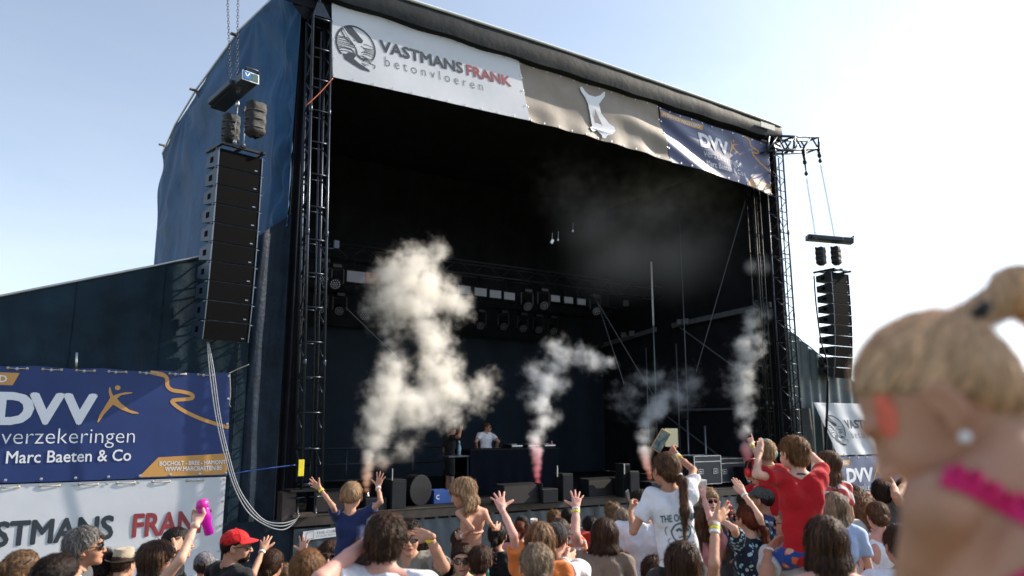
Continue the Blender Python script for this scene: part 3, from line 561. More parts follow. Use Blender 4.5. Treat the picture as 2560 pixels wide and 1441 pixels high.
cable([onY(x, y, 13.5) for x, y in ((572,934),(595,923),(622,912))], .009, mat('rope_beige', (.4,.36,.28), .8), 'beige cord tying the top corner of the near navy banner', name='fastening_rope')
cable([onY(x, y, 13.5) for x, y in ((574,936),(576,980),(574,1010),(577,1018))], .009, mat('rope_beige', (.4,.36,.28)), 'loose end of beige cord hanging beside the near navy banner', name='fastening_rope')
for k, x in enumerate((0, 78, 160, 240, 330, 425, 490)):
    pass
cable([onY(x, y, 13.2) for x, y in ((832,196),(800,232),(766,264))], .010, mat('rope_orange', (.6,.12,.05), .7), 'orange tie cord from the white banner corner to the tower', name='fastening_rope')
# ================================================================== lighting trusses and lamps
def box_truss(name, label, a, b, w, group):
    a, b = np.array(a, float), np.array(b, float); t = thing(name, (a+b)/2, label, 'truss', group); L = np.linalg.norm(b-a); ax = (b-a)/L; e1, e2 = np.array([0,1.0,0]), np.array([0,0,1.0])
    for i in (-.5, .5):
        for j in (-.5, .5):
            q = MB(); q.tube([a+e1*w*i+e2*w*j, b+e1*w*i+e2*w*j], .024, 6); q.build('chord', blk2, t, smooth=True)
    n = int(L/.45)
    for k in range(n):
        s = 1 if k % 2 else -1; p, r = a+ax*L*k/n, a+ax*L*(k+1)/n
        q = MB(); q.tube([p-e1*w/2+e2*w*s/2, r-e1*w/2-e2*w*s/2], .012, 4); q.tube([p+e1*w*s/2-e2*w/2, r-e1*w*s/2-e2*w/2], .012, 4); q.build('brace', blk2, t, smooth=True)
    return t
box_truss('lighting_truss', 'nearer horizontal lighting truss carrying the pale blinder panels', (4.9, 18.0, 6.75), (17.6, 18.0, 6.75), .36, 'lighting trusses inside the stage')
box_truss('lighting_truss', 'lower lighting truss further back inside the stage', (4.9, 20.2, 6.30), (17.6, 20.2, 6.30), .36, 'lighting trusses inside the stage')
pan = mat('blinder_glass', (.15,.15,.165), .35, var=.1, nscale=30); pano = mat('blinder_amber', (.28,.12,.05), .4)
for k, (px, py, w_) in enumerate(((890,693,42),(937,697,42),(1160,725,33),(1201,731,33),(1238,736,32),(1273,741,31),(1388,747,28),(1421,751,28),(1453,755,27))):
    c = onY(px, py, 17.75); hw = w_/1878*19.3/2*1.15; t = thing('blinder_lamp', c, ['pale square blinder lamp nearest the near tower on the lighting truss','amber-lit blinder lamp beside the smoke on the lighting truss','first pale blinder right of the tall smoke','second pale blinder right of the tall smoke','third pale blinder right of the tall smoke','fourth pale blinder right of the tall smoke','first of the three furthest blinders','middle of the three furthest blinders','last of the three furthest blinders'][k], 'lamp', 'blinder lamps on the truss')
    q = MB(); q.box(c+np.array([0,.08,0]), (hw*2+.06, .16, hw*1.15+.06), None, .01); q.build('lamp_body', blk, t); q = MB(); q.box(c+np.array([0,-.012,0]), (hw*2, .02, hw*1.15), None, .004); q.build('lamp_panel', pano if k == 1 else pan, t)
    q = MB(); q.tube([c+np.array([0,.1,hw*.6]), (c[0], 18.0, 6.57)], .016, 5); q.build('hanger', blk2, t)
lens = mat('lens_glass', (.35,.38,.42), .08, .2, var=.95, nscale=38, spec=1.0)
def moving_head(c, r, label, tilt=.5):
    c = np.array(c, float); t = thing('moving_head', c, label, 'stage lamp', 'moving head lamps')
    q = MB(); q.box(c+np.array([0,0,.42]), (.26,.24,.12), None, .02); q.build('lamp_base', blk2, t)
    q = MB(); q.tube([c+np.array([-r-.05,0,.36]), c+np.array([-r-.05,0,0])], .03, 6); q.tube([c+np.array([r+.05,0,.36]), c+np.array([r+.05,0,0])], .03, 6); q.tube([c+np.array([-r-.05,0,.37]), c+np.array([r+.05,0,.37])], .035, 6); q.build('yoke', blk2, t)
    ax = np.array([-.35, -1, -tilt]); ax /= np.linalg.norm(ax)
    q = MB(); q.lathe([(r*.6,-.24),(r*.9,-.18),(r,-.05),(r,.08),(r*.94,.11)], c, ax, 18); q.build('lamp_head', blk, t, smooth=False)
    q = MB(); q.lathe([(r*.9, .108),(r*.88,.118)], c, ax, 18); hd = q.build('lens_plate', blk2, t)
    e1 = np.cross(ax, (0,0,1)); e1 /= np.linalg.norm(e1); e2 = np.cross(ax, e1); q = MB()
    for ring, m_ in ((0, 1), (.34, 6), (.68, 12)):
        for k in range(m_): a = 6.283*k/m_; q.lathe([(r*.10,.0),(r*.10,.012),(r*.04,.02)], c+ax*.118+(e1*math.cos(a)+e2*math.sin(a))*r*ring, ax, 6)
    o = q.build('lens_cluster', alu, t); o['kind'] = 'stuff'
    return t
for k, (px, py, Y) in enumerate(((808,695,17.8),(838,708,17.8),(1317,764,17.8),(1358,762,17.8),(1488,776,17.8))): moving_head(onY(px, py, Y), .155, 'round lensed stage lamp under the nearer truss, number %s from the near tower' % ('one','two','three','four','five')[k])
for k, (px, py) in enumerate(((800,770),(848,775),(911,787),(1145,808),(1200,812),(1258,814),(1306,819),(1345,822),(1382,826))): moving_head(onY(px, py, 20.0), .15, 'round lensed stage lamp under the rear truss, number %s from the near tower' % ('one','two','three','four','five','six','seven','eight','nine')[k])
for k, (px, py) in enumerate(((1380,604),(1432,578),(1395,600))):
    c = onY(px, py, 16.5); q = MB(); q.box(c, (.05+.04*(k == 0), .03, .14 if k == 0 else .06), roty(.5), .005); q.tube([c, (c[0]+.02, c[1], c[2]+.25)], .008, 4); solo(q, 'rigging_shackle', alu, ['long bright shackle hanging from the dark roof','small bright shackle highest under the dark roof','small bright shackle beside the long one'][k], 'shackle', 'shackles under the roof')
for k, (px, py, Y) in enumerate(((1565,760,17.7),(1700,808,17.6),(1715,806,17.4),(1560,840,19.5),(1580,836,19.2),(1893,762,14.6))):
    c = onX(px, py, 17.85); q = MB(); q.box(c+np.array([0,0,.02]), (.14,.18,.2), rotz(.5), .015); q.box(c+np.array([-.09,-.05,.02]), (.015,.14,.14), rotz(.5)); solo(q, 'flood_lamp', gm, 'small flood lamp on the far wall beam, %s' % ('highest by the blinders','inner of the pair by the cable','outer of the pair by the cable','inner of the deep pair','outer of the deep pair','by the far tower')[k], 'flood lamp', 'flood lamps on the far wall')
# ================================================================== things on the deck
def onDeck(px, py, dz=0.0):
    r = ray(px, py); return CAM+r*((DZ+dz-CAM[2])/r[2])
def speaker_box(c, sx, sy, sz, rz, label, name='stage_speaker', group='boxes along the stage front', grl=True):
    t = thing(name, c, label, 'speaker', group); R = rotz(rz); c = np.array(c, float)+np.array([0,0,sz/2]); q = MB(); q.box(c, (sx,sy,sz), R, .015); q.build('box_body', mat('box_grey', (.009,.010,.013), .6, var=.2, spec=.12) if not grl else blk, t)
    q = MB(); q.box(c+R@np.array([0,-sy/2-.006,0]), (sx*.9,.014,sz*.88), R, .004); q.build('box_front', grille if grl else mat('box_grey2', (.014,.016,.021), .6, spec=.12), t); return t
def wedge(px, py, w, label):
    c = onDeck(px, py); t = thing('floor_monitor', c, label, 'monitor speaker', 'floor monitors'); d, h = .5, .42; V = [(-w/2,0,0),(w/2,0,0),(w/2,d,0),(-w/2,d,0),(-w/2,.08,h*.9),(w/2,.08,h*.9),(w/2,d*.6,h),(-w/2,d*.6,h)]
    q = MB(); q.add([c+np.array(v) for v in V], [(3,2,1,0),(0,1,5,4),(4,5,6,7),(1,2,6,5),(2,3,7,6),(3,0,4,7)]); q.build('box_body', blk, t)
    q = MB(); q.box(c+np.array([0,.02,h*.46]), (w*.92,.02,h*.8), rotx(-.19), .004); q.build('box_front', mat('monitor_grille', (.014,.012,.012), .6, var=.4, nscale=120, spec=.2), t)
    for s_ in (-1, 1): q = MB(); q.box(c+np.array([s_*(w/2+.012), .1, h*.48]), (.02,.3,h*.98)); q.build('side_cheek', mat('box_grey2', (.014,.016,.021), .6, spec=.12), t)
    return t
wedge(1306, 1262, .92, 'wide dark floor monitor in front of the console, beside the pink smoke'); wedge(840, 1282, .85, 'dark floor monitor behind the boy in navy')
wedge(1505, 1243, .8, 'dark low floor monitor near the middle of the stage front')
speaker_box(onDeck(986, 1275), .34, .3, .58, .1, 'grey upright box on the stage edge right of the boy in navy', grl=False)
speaker_box(onDeck(1362, 1257), .42, .4, .30, 0, 'low grey box at the foot of the pink smoke', grl=False); speaker_box(onDeck(1408, 1252), .30, .35, .58, 0, 'dark upright box right of the pink smoke', grl=False)
speaker_box(onDeck(1575, 1242), .30, .35, .58, 0, 'dark upright box left of the orange smoke on the far half', grl=False); speaker_box(onDeck(1632, 1236), .5, .4, .30, 0, 'low grey box at the foot of the far orange smoke', grl=False)
speaker_box(onDeck(1558, 1243), .22, .3, .75, 0, 'slim black tower box near the far orange smoke'); speaker_box(onDeck(930, 1278), .46, .35, .26, 0, 'low dark box under the near smoke beside the boy', grl=False)
for k, (px, py) in enumerate(((984,1212),(1402,1205),(1571,1195))):
    c = onDeck(px, py+62+8*(k==0)); c = np.array([c[0], c[1]+.1, DZ+.58]); q = MB(); q.tube([c, c+np.array([0,0,.22])], .012, 6); solo(q, 'antenna', alu, 'short bright stick on top of the %s upright box' % ('near','middle','far')[k], 'stick', 'sticks on the boxes')
# smoke machines
JET = [onDeck(918, 1262), onDeck(1345, 1247), onDeck(1624, 1232), onDeck(1872, 1216)]
for k, c in enumerate(JET):
    t = thing('smoke_machine', c, ['small smoke jet machine behind the boy in navy','small smoke jet machine at the pink plume','small smoke jet machine at the far orange plume','small smoke jet machine at the furthest red plume'][k], 'smoke machine', 'smoke jet machines on the stage edge')
    q = MB(); q.box(c+np.array([0,0,.05]), (.24,.24,.08), None, .01); q.build('machine_base', blk2, t); q = MB(); q.lathe([(.05,.06),(.05,.16),(.03,.2),(.022,.26)], c, (0,0,1), 12); q.build('nozzle', alu, t, smooth=True)
# console with black cloth
a, b = onY(1130, 1128, 15.8), onY(1388, 1131, 15.8)
t = thing('mixing_console', ((a[0]+b[0])/2, 15.9, DZ), 'console table draped in black cloth with players on top', 'table')
xa, xb, zt = 9.05, b[0], 1.83
def clf(u, v):
    x = xa+(xb-xa)*u; return (x, 15.62+.025*math.sin(x*15+math.sin(x*3))*(1-v)*.8, DZ+.01+(zt-DZ)*v)
q = MB(); q.grid(clf, 90, 8); q.grid(lambda u, v: (xa+.02*math.sin(v*3), 15.62+.8*(1-u), DZ+.01+(zt-DZ)*v), 10, 4); q.grid(lambda u, v: (xb, 15.62+.8*u, DZ+.01+(zt-DZ)*v), 10, 4); q.build('table_cloth', mat('cloth_navy_black', (.004,.006,.012), .9, var=.2, spec=.08), t, smooth=True)
q = MB(); q.box(((xa+xb)/2, 16.02, zt+.012), (xb-xa, .82, .03), None, .005); q.build('table_top', blk, t)
q = MB(); q.box((8.86, 15.95, 1.70), (.70,.55,.04), None, .005); q.tube([(8.62,15.75,DZ),(8.62,15.75,1.68)], .035, 8); q.tube([(9.08,15.75,DZ),(9.08,15.75,1.68)], .03, 8); solo(q, 'side_table', mat('side_table_grey', (.10,.11,.12), .5), 'small side table with pale leg carrying bottles beside the console', 'table')
for k, (x, w_, lb) in enumerate(((10.95, .36, 'media player deck lying on the console, nearest the performer'), (11.45, .36, 'silver edged media player deck further along the console'), (10.45, .34, 'slim mixer on the console in front of the performer'))):
    t = thing('media_player', (x, 15.9, zt+.03), lb, 'audio deck', 'decks on the console'); q = MB(); q.box((x, 15.95, zt+.07), (w_,.4,.08), None, .01); q.build('deck_body', blk2, t); q = MB(); q.lathe([(.12,0),(.12,.015),(.1,.02)], (x, 15.95, zt+.11), (0,0,1), 16); q.build('jog_wheel', alu, t, smooth=True)
    q = MB(); q.box((x, 15.735, zt+.085), (w_*.9,.012,.03)); q.build('front_edge', alu, t)
def bottle(c, h, r, m, label, cap=None):
    t = thing('bottle', c, label, 'bottle', 'bottles and cans on stage'); q = MB(); q.lathe([(r*.9,0),(r,.01),(r,h*.6),(r*.4,h*.78),(r*.35,h*.93)], c, (0,0,1), 12); q.build('bottle_body', m, t, smooth=True); q = MB(); q.lathe([(r*.42,h*.93),(r*.42,h)], c, (0,0,1), 10); q.build('cap', cap or pwhite, t); return t
gl = mat('bottle_clear', (.25,.42,.5), .08, spec=.8); gl2 = mat('bottle_dark', (.06,.09,.03), .1, spec=.8)
bottle((8.70,15.85,1.72), .34, .045, gl2, 'dark bottle with pale label on the side table'); bottle((8.86,15.80,1.72), .31, .042, gl, 'clear water bottle standing at the side table edge'); bottle((8.93,15.95,1.72), .33, .042, gl, 'clear water bottle behind the other on the side table'); bottle((11.55,15.8,zt+.03), .16, .034, mat('can_pink', (.6,.12,.2), .3), 'small pink can on the console near the pink smoke')
q = MB(); p0, p1 = onY(1232,1082,16.3), onY(1285,1125,15.9); q.tube([p1, p0], .01, 5); q.lathe([(.02,-.03),(.026,0),(.02,.04)], p0, p0-p1, 8); solo(q, 'microphone_boom', blk2, 'thin black microphone boom slanting beside the performer', 'microphone')
# crate, road cases, drum case
c = onDeck(1108, 1262); t = thing('blue_crate', c+np.array([.1,.35,0]), 'blue beer crate behind the white shoe on the deck', 'crate')
cm_ = mat('crate_blue', (.02,.08,.30), .5); q = MB(); cc = c+np.array([.1,.35,.14])
for s_ in (-1,1): q.box(cc+np.array([0, s_*.14, 0]), (.42,.015,.27), None, .003); q.box(cc+np.array([s_*.2, 0, 0]), (.015,.27,.27), None, .003)
q.box(cc-np.array([0,0,.125]), (.42,.29,.015)); q.build('crate_body', cm_, t); put_text(t, 'C', 0, 1, 0, 1, lambda u, v, d: (cc[0]-.16+.07*u, cc[1]-.148-d, cc[2]-.05+.09*v), pwhite, .03)
q = MB(); c = onDeck(1055, 1266)+np.array([0,.3,.3]); q.lathe([(.10,-.16),(.30,-.16),(.31,-.15),(.31,.15),(.30,.16),(.1,.16)], c, (.3,-1,0), 24); solo(q, 'drum_case', blk2, 'round black case standing on edge behind the stage front', 'case')
silver = mat('case_edge', (.55,.57,.60), .25, .85); casem = mat('case_black', (.018,.022,.03), .45, var=.2)
def road_case(c, sx, sy, sz, rz, label):
    t = thing('road_case', c, label, 'road case', 'road cases at the far side of the stage'); R = rotz(rz); c = np.array(c, float)+np.array([0,0,sz/2+.1]); q = MB(); q.box(c, (sx,sy,sz), R, .01); q.build('case_body', casem, t)
    for i in (-1,1):
        for j in (-1,1):
            for (u, v, a_, L_) in ((i*sx/2, j*sy/2, 2, sz), ):
                q = MB(); q.box(c+R@np.array([u, v, 0]), (.035,.035,L_), R, .008); q.build('corner_edge', silver, t)
            q = MB(); q.box(c+R@np.array([0, j*sy/2, i*sz/2]), (sx,.03,.03), R, .006); q.box(c+R@np.array([j*sx/2, 0, i*sz/2]), (.03,sy,.03), R, .006); q.build('edge_strip', silver, t)
            q = MB(); q.lathe([(.05,-.02),(.05,.02)], c+R@np.array([i*sx*.4, j*sy*.35, -sz/2-.05]), R@np.array([1,0,0]), 12); q.build('castor', blk, t)
    q = MB(); q.box(c+R@np.array([0, -sy/2-.004, sz*.30]), (sx,.012,.022), R); q.build('lid_strip', silver, t)
    for i in (-.28, .28):
        q = MB(); x0, z0 = i*sx, -sz*.05
        for (du, dv, w_, h_) in ((0,.055,.17,.018),(0,-.055,.17,.018),(-.085,0,.018,.12),(.085,0,.018,.12),(0,-.005,.1,.03)): q.box(c+R@np.array([x0+du, -sy/2-.012, z0+dv]), (w_,.014,h_), R, .002)
        q.build('latch', silver, t)
    return t
c = onDeck(1790, 1222); road_case((c[0], c[1]+.55, DZ), 1.0, .6, .72, .0, 'black road case with silver edges and two latches, nearer one'); road_case((c[0]+1.15, c[1]+.75, DZ), 1.05, .6, .62, 0, 'lower black road case just behind the nearer one')
speaker_box(onDeck(1880, 1215)+np.array([-.1,.2,0]), .4, .4, .5, 0, 'dark box behind the road cases near the far tower')
# ================================================================== smoke plumes
def smoke(name, label, base, blobs, Y, col, seed, dens=9.0, vox=.042, colh=.9, soft=.95, light_tint=(.985,.97,.94), amp=1.0):  # default upper tint puts the sun's cream into the smoke colour
    """blobs: (px, py, radius m, weight, depth offset). A density field evaluated once on a grid inside the plume's own box."""
    B = []
    for px, py, r, w, dy in blobs:
        p = onY(px, py, Y+dy); B.append((p[0], p[1], p[2], r, w))
    B = np.array(B); lo, hi = (B[:,:3]-B[:,3:4]*1.5).min(0), (B[:,:3]+B[:,3:4]*1.5).max(0)
    G = bpy.data.node_groups.new(name, 'GeometryNodeTree'); G.interface.new_socket('Geometry', in_out='OUTPUT', socket_type='NodeSocketGeometry')
    N, L = G.nodes, G.links; out = N.new('NodeGroupOutput'); vc = N.new('GeometryNodeVolumeCube')
    org = np.array(base, float); vc.inputs['Min'].default_value = (lo-org).tolist(); vc.inputs['Max'].default_value = (hi-org).tolist()
    for k, ax in enumerate('XYZ'): vc.inputs['Resolution '+ax].default_value = max(8, int((hi[k]-lo[k])/vox))
    pos = N.new('GeometryNodeInputPosition')
    def vm(op, a, b=None):
        n = N.new('ShaderNodeVectorMath'); n.operation = op
        for i, s_ in enumerate((a, b)):
            if s_ is None: continue
            if isinstance(s_, (tuple, list, np.ndarray)): n.inputs[i].default_value = [float(q) for q in s_]
            elif isinstance(s_, (int, float)): n.inputs['Scale'].default_value = s_
            else: L.new(s_, n.inputs[i])
        return n
    def ma(op, a, b=None, c=None, clamp=False):
        n = N.new('ShaderNodeMath'); n.operation = op; n.use_clamp = clamp
        for i, s_ in enumerate((a, b, c)):
            if s_ is None: continue
            if isinstance(s_, (int, float)): n.inputs[i].default_value = float(s_)
            else: L.new(s_, n.inputs[i])
        return n.outputs[0]
    off = vm('ADD', pos.outputs[0], (seed*7.3, seed*3.1, 0)).outputs[0]
    def noise(scale, det, rough, vec=off, color=False):
        n = N.new('ShaderNodeTexNoise'); n.inputs['Scale'].default_value = scale; n.inputs['Detail'].default_value = det; n.inputs['Roughness'].default_value = rough; L.new(vec, n.inputs['Vector']); return n.outputs['Color' if color else 'Fac']
    w1 = vm('SUBTRACT', noise(1.3, 2, .5, color=True), (.5,.5,.5)); w1s = N.new('ShaderNodeVectorMath'); w1s.operation = 'SCALE'; L.new(w1.outputs[0], w1s.inputs[0]); w1s.inputs['Scale'].default_value = .55*amp
    w2 = vm('SUBTRACT', noise(4.5, 3, .6, color=True), (.5,.5,.5)); w2s = N.new('ShaderNodeVectorMath'); w2s.operation = 'SCALE'; L.new(w2.outputs[0], w2s.inputs[0]); w2s.inputs['Scale'].default_value = .26*amp
    sepz = N.new('ShaderNodeSeparateXYZ'); L.new(pos.outputs[0], sepz.inputs[0])
    wz = ma('MULTIPLY', sepz.outputs[2], .7, clamp=True)     # little turbulence at the nozzle
    ws = vm('ADD', w1s.outputs[0], w2s.outputs[0]); wsc = N.new('ShaderNodeVectorMath'); wsc.operation = 'SCALE'; L.new(ws.outputs[0], wsc.inputs[0]); L.new(wz, wsc.inputs['Scale'])
    P_ = vm('ADD', pos.outputs[0], wsc.outputs[0]).outputs[0]; acc = None
    for x, y, z, r, w in B:
        d = vm('DISTANCE', P_, (x-org[0], y-org[1], z-org[2])).outputs['Value']; v = ma('MULTIPLY', ma('SUBTRACT', 1.0, ma('DIVIDE', d, float(r))), float(w)) if w != 1 else ma('SUBTRACT', 1.0, ma('DIVIDE', d, float(r)))
        acc = v if acc is None else ma('SMOOTH_MAX', acc, v, .18)
    det = ma('MULTIPLY', ma('SUBTRACT', noise(3.0, 9, .70), .5), 2.7*amp); detz = ma('MULTIPLY', ma('ADD', det, ma('MULTIPLY', ma('SUBTRACT', noise(9.0, 6, .72), .5), .9*amp)), wz)
    f = ma('ADD', acc, detz); f = ma('DIVIDE', ma('SUBTRACT', f, -.02), soft, clamp=True); f = ma('MULTIPLY', ma('MULTIPLY', f, f), dens)
    L.new(f, vc.inputs['Density']); 
    m = bpy.data.materials.new(name); m.use_nodes = True; n_, l_ = m.node_tree.nodes, m.node_tree.links; n_.remove(n_['Principled BSDF']); pv = n_.new('ShaderNodeVolumePrincipled'); l_.new(pv.outputs[0], n_['Material Output'].inputs['Volume'])
    pv.inputs['Density'].default_value = 1.0; pv.inputs['Anisotropy'].default_value = .1
    T = n_.new('ShaderNodeTexCoord'); sp = n_.new('ShaderNodeSeparateXYZ'); l_.new(T.outputs['Object'], sp.inputs[0]); cr_ = n_.new('ShaderNodeValToRGB'); mr = n_.new('ShaderNodeMapRange'); mr.inputs['From Min'].default_value = .15; mr.inputs['From Max'].default_value = colh; l_.new(sp.outputs[2], mr.inputs[0]); l_.new(mr.outputs[0], cr_.inputs[0])
    cr_.color_ramp.elements[0].color = tuple(col)+(1,); cr_.color_ramp.elements[1].color = tuple(light_tint)+(1,); l_.new(cr_.outputs[0], pv.inputs['Color'])
    sm = N.new('GeometryNodeSetMaterial'); sm.inputs['Material'].default_value = m; L.new(vc.outputs[0], sm.inputs['Geometry']); L.new(sm.outputs[0], out.inputs[0])
    me = bpy.data.volumes.new(name); me.materials.append(m); o = bpy.data.objects.new(name, me); S.collection.objects.link(o); o.location = org.tolist()
    md = o.modifiers.new('field', 'NODES'); md.node_group = G; tag(o, label, 'smoke', 'coloured smoke plumes rising from the stage front'); return o
def stem(x0, y0, x1, y1, r0, r1, n, w=1.0):
    return [(x0+(x1-x0)*i/(n-1), y0+(y1-y0)*i/(n-1), r0+(r1-r0)*i/(n-1), w, 0) for i in range(n)]
smoke('smoke_plume', 'tallest pale smoke plume, orange at its foot behind the boy in navy', JET[0],
  stem(918,1242,922,1140,.055,.20,7,1.7)+[(930,1105,.36,1,0),(945,1060,.45,1,0),(965,1010,.55,1,.1),(975,960,.5,1,.1),(985,915,.38,1,.1),(1020,1030,.55,1,.1),(1070,1010,.5,1,.2),
   (1110,975,.55,1,.3),(1150,985,.45,.9,.3),(1095,925,.55,1,.3),(1085,870,.5,1,.3),(1060,820,.5,1,.3),(1030,770,.62,1,.3),(990,740,.55,1,.3),(975,690,.5,1,.3),(1020,690,.6,1,.3),(1070,720,.55,1,.3),(1110,750,.5,.85,.3),
   (1050,650,.42,.8,.3),(1090,625,.34,.62,.3),(975,800,.42,.7,.3),(1150,770,.32,.6,.3),(1215,965,.36,.65,.3),(985,870,.3,.5,.3),(1010,1130,.26,.5,.1),(1190,1000,.3,.7,.3),(1120,1030,.4,.7,.3),(940,760,.35,.6,.3),(950,1150,.26,.6,.1),(1030,1110,.24,.45,.1)], 14.0, (1.0,.42,.14), 1, dens=7.5, colh=1.0)
smoke('smoke_plume', 'bluish smoke plume with a bright pink foot in front of the console', JET[1],
  stem(1345,1222,1343,1130,.055,.20,7,1.7)+[(1345,1095,.26,1,.2),(1352,1060,.31,1,.4),(1350,1010,.35,1,.6),(1362,965,.42,1,.8),(1340,935,.36,.8,.9),(1385,925,.40,.9,.9),(1410,880,.38,.8,.8),(1385,870,.3,.7,.8),(1450,885,.32,.6,.8),(1490,905,.34,.8,.7),(1522,915,.26,.7,.7),(1400,965,.3,.6,.9),(1325,980,.28,.6,.9),(1380,1030,.24,.4,.8)], 14.0, (1.0,.06,.18), 2, dens=8, colh=1.35, light_tint=(.94,.955,.98))  # cool upper tint puts shade into the smoke colour
smoke('smoke_plume', 'short blue-grey smoke plume with orange foot left of the raised phone', JET[2],
  stem(1624,1205,1616,1130,.055,.20,7,1.7)+[(1610,1100,.26,1,.4),(1612,1065,.32,1,.7),(1635,1030,.42,1,1.0),(1655,1000,.44,.85,1.2),(1700,985,.55,.6,1.3),(1730,955,.45,.55,1.3),(1610,950,.34,.5,1.2),(1565,1000,.42,.4,1.2),(1640,950,.4,.4,1.2)], 14.0, (1.0,.26,.12), 3, dens=5, colh=1.1, light_tint=(.93,.95,.98))  # bluish upper tint stands in for shade, set in the smoke colour
smoke('smoke_plume', 'furthest pale smoke plume with a red foot beside the far tower', JET[3],
  stem(1874,1190,1866,1120,.06,.22,6,1.7)+[(1862,1080,.32,1,0),(1858,1030,.40,1,0),(1860,980,.45,1,0),(1855,930,.42,1,0),(1870,890,.45,1,0),(1885,850,.45,1,0),(1880,810,.38,.9,0),(1905,790,.34,.8,0),(1850,860,.36,.7,0),(1840,960,.4,.5,.1)], 14.0, (1.0,.08,.13), 4, dens=8.5, colh=1.5, light_tint=(.97,.96,.95))
smoke('smoke_puff', 'small detached puff of smoke high beside the far tower', onY(1895, 668, 14.2), [(1880,668,.32,.8,0),(1905,668,.34,.9,0),(1925,672,.26,.8,0),(1912,645,.2,.5,0)], 14.0, (.9,.9,.9), 5, dens=9, colh=.1, light_tint=(.97,.95,.92))
smoke('smoke_veil', 'thin drifting veil of old smoke under the roof in the open stage', onY(1550, 600, 15.5), [(1680,640,1.8,.7,0),(1820,540,1.5,.8,0),(1500,660,1.4,.5,0),(1840,680,1.3,.6,0),(1480,560,1.5,.7,0),(1620,520,1.7,.8,0),(1560,640,1.6,.7,0),(1740,480,1.5,.8,0),(1780,600,1.4,.6,0),(1420,480,1.2,.5,0)], 15.5, (.8,.8,.8), 6, dens=.5, vox=.12, colh=.1, amp=1.1)
# ================================================================== bodies: smooth blended fields turned into meshes
def U(v): v = np.asarray(v, float); return v/(np.linalg.norm(v)+1e-12)
def cap(a, b, ra, rb, k=.03): return ('c', np.asarray(a, float), np.asarray(b, float), ra, rb, k)
def ell(c, r, R=None, k=.03, op=1): return ('e', np.asarray(c, float), np.asarray(r, float), np.eye(3) if R is None else R, k, op)
def plane(p, n, k=.004): return ('p', np.asarray(p, float), U(n), k)              # keeps the side the normal points away from
def lplane(p, n, c, rad): return ('l', np.asarray(p, float), U(n), np.asarray(c, float), rad)   # same, only within rad of c
def field(prims, vox, disp=None, inflate=0.0):
    lo, hi = np.full(3, 1e9), np.full(3, -1e9)
    for q in prims:
        if q[0] == 'c': m = max(q[3], q[4]); lo = np.minimum(lo, np.minimum(q[1], q[2])-m); hi = np.maximum(hi, np.maximum(q[1], q[2])+m)
        elif q[0] == 'e' and q[5] == 1: m = np.abs(q[3]) @ q[2]; lo = np.minimum(lo, q[1]-m); hi = np.maximum(hi, q[1]+m)
    lo = lo-inflate-3*vox-.01; hi = hi+inflate+3*vox+.01; n = np.ceil((hi-lo)/vox).astype(int)+1
    ax = [lo[i]+vox*np.arange(n[i]) for i in range(3)]; F = np.full(n, .15, np.float32)
    def sub(l, h):
        i0 = np.clip(((l-lo)/vox).astype(int), 0, n-1); i1 = np.clip(((h-lo)/vox).astype(int)+2, 1, n); sl = tuple(slice(i0[i], i1[i]) for i in range(3))
        return sl, ax[0][sl[0]][:,None,None], ax[1][sl[1]][None,:,None], ax[2][sl[2]][None,None,:]
    for q in prims:
        if q[0] == 'c':
            _, a, b, ra, rb, k = q; m = max(ra, rb)+inflate+k+2*vox; sl, X, Y, Z = sub(np.minimum(a, b)-m, np.maximum(a, b)+m)
            d = b-a; L2 = d@d+1e-12; t = np.clip(((X-a[0])*d[0]+(Y-a[1])*d[1]+(Z-a[2])*d[2])/L2, 0, 1)
            v = np.sqrt((X-a[0]-t*d[0])**2+(Y-a[1]-t*d[1])**2+(Z-a[2]-t*d[2])**2)-(ra+(rb-ra)*t)-inflate
        elif q[0] == 'e':
            _, c, r, R, k, op = q; r = r+inflate*(op == 1); m = np.abs(R)@r+k+2*vox; sl, X, Y, Z = sub(c-m, c+m); x, y, z = X-c[0], Y-c[1], Z-c[2]
            p = [(x*R[0,i]+y*R[1,i]+z*R[2,i])/r[i] for i in range(3)]; k0 = np.sqrt(p[0]**2+p[1]**2+p[2]**2); k1 = np.sqrt((p[0]/r[0])**2+(p[1]/r[1])**2+(p[2]/r[2])**2)+1e-9; v = k0*(k0-1)/k1
            if op == -1:
                G_ = F[sl]; h = np.clip(.5-.5*(G_+v)/k, 0, 1); F[sl] = G_*(1-h)-v*h+k*h*(1-h); continue
        elif q[0] == 'p':
            X, Y, Z = ax[0][:,None,None], ax[1][None,:,None], ax[2][None,None,:]; v = (X-q[1][0])*q[2][0]+(Y-q[1][1])*q[2][1]+(Z-q[1][2])*q[2][2]; F[:] = np.maximum(F, v); continue
        elif q[0] == 'l':
            c, rad = q[3], q[4]; sl, X, Y, Z = sub(c-rad, c+rad); v = (X-q[1][0])*q[2][0]+(Y-q[1][1])*q[2][1]+(Z-q[1][2])*q[2][2]; rr = np.sqrt((X-c[0])**2+(Y-c[1])**2+(Z-c[2])**2)-rad; F[sl] = np.maximum(F[sl], np.minimum(v, -rr)); continue
        G_ = F[sl]; h = np.clip(.5+.5*(G_-v)/k, 0, 1); F[sl] = G_*(1-h)+v*h-k*h*(1-h)
    if disp is not None: F += disp(ax[0][:,None,None], ax[1][None,:,None], ax[2][None,None,:])
    return F, lo, vox
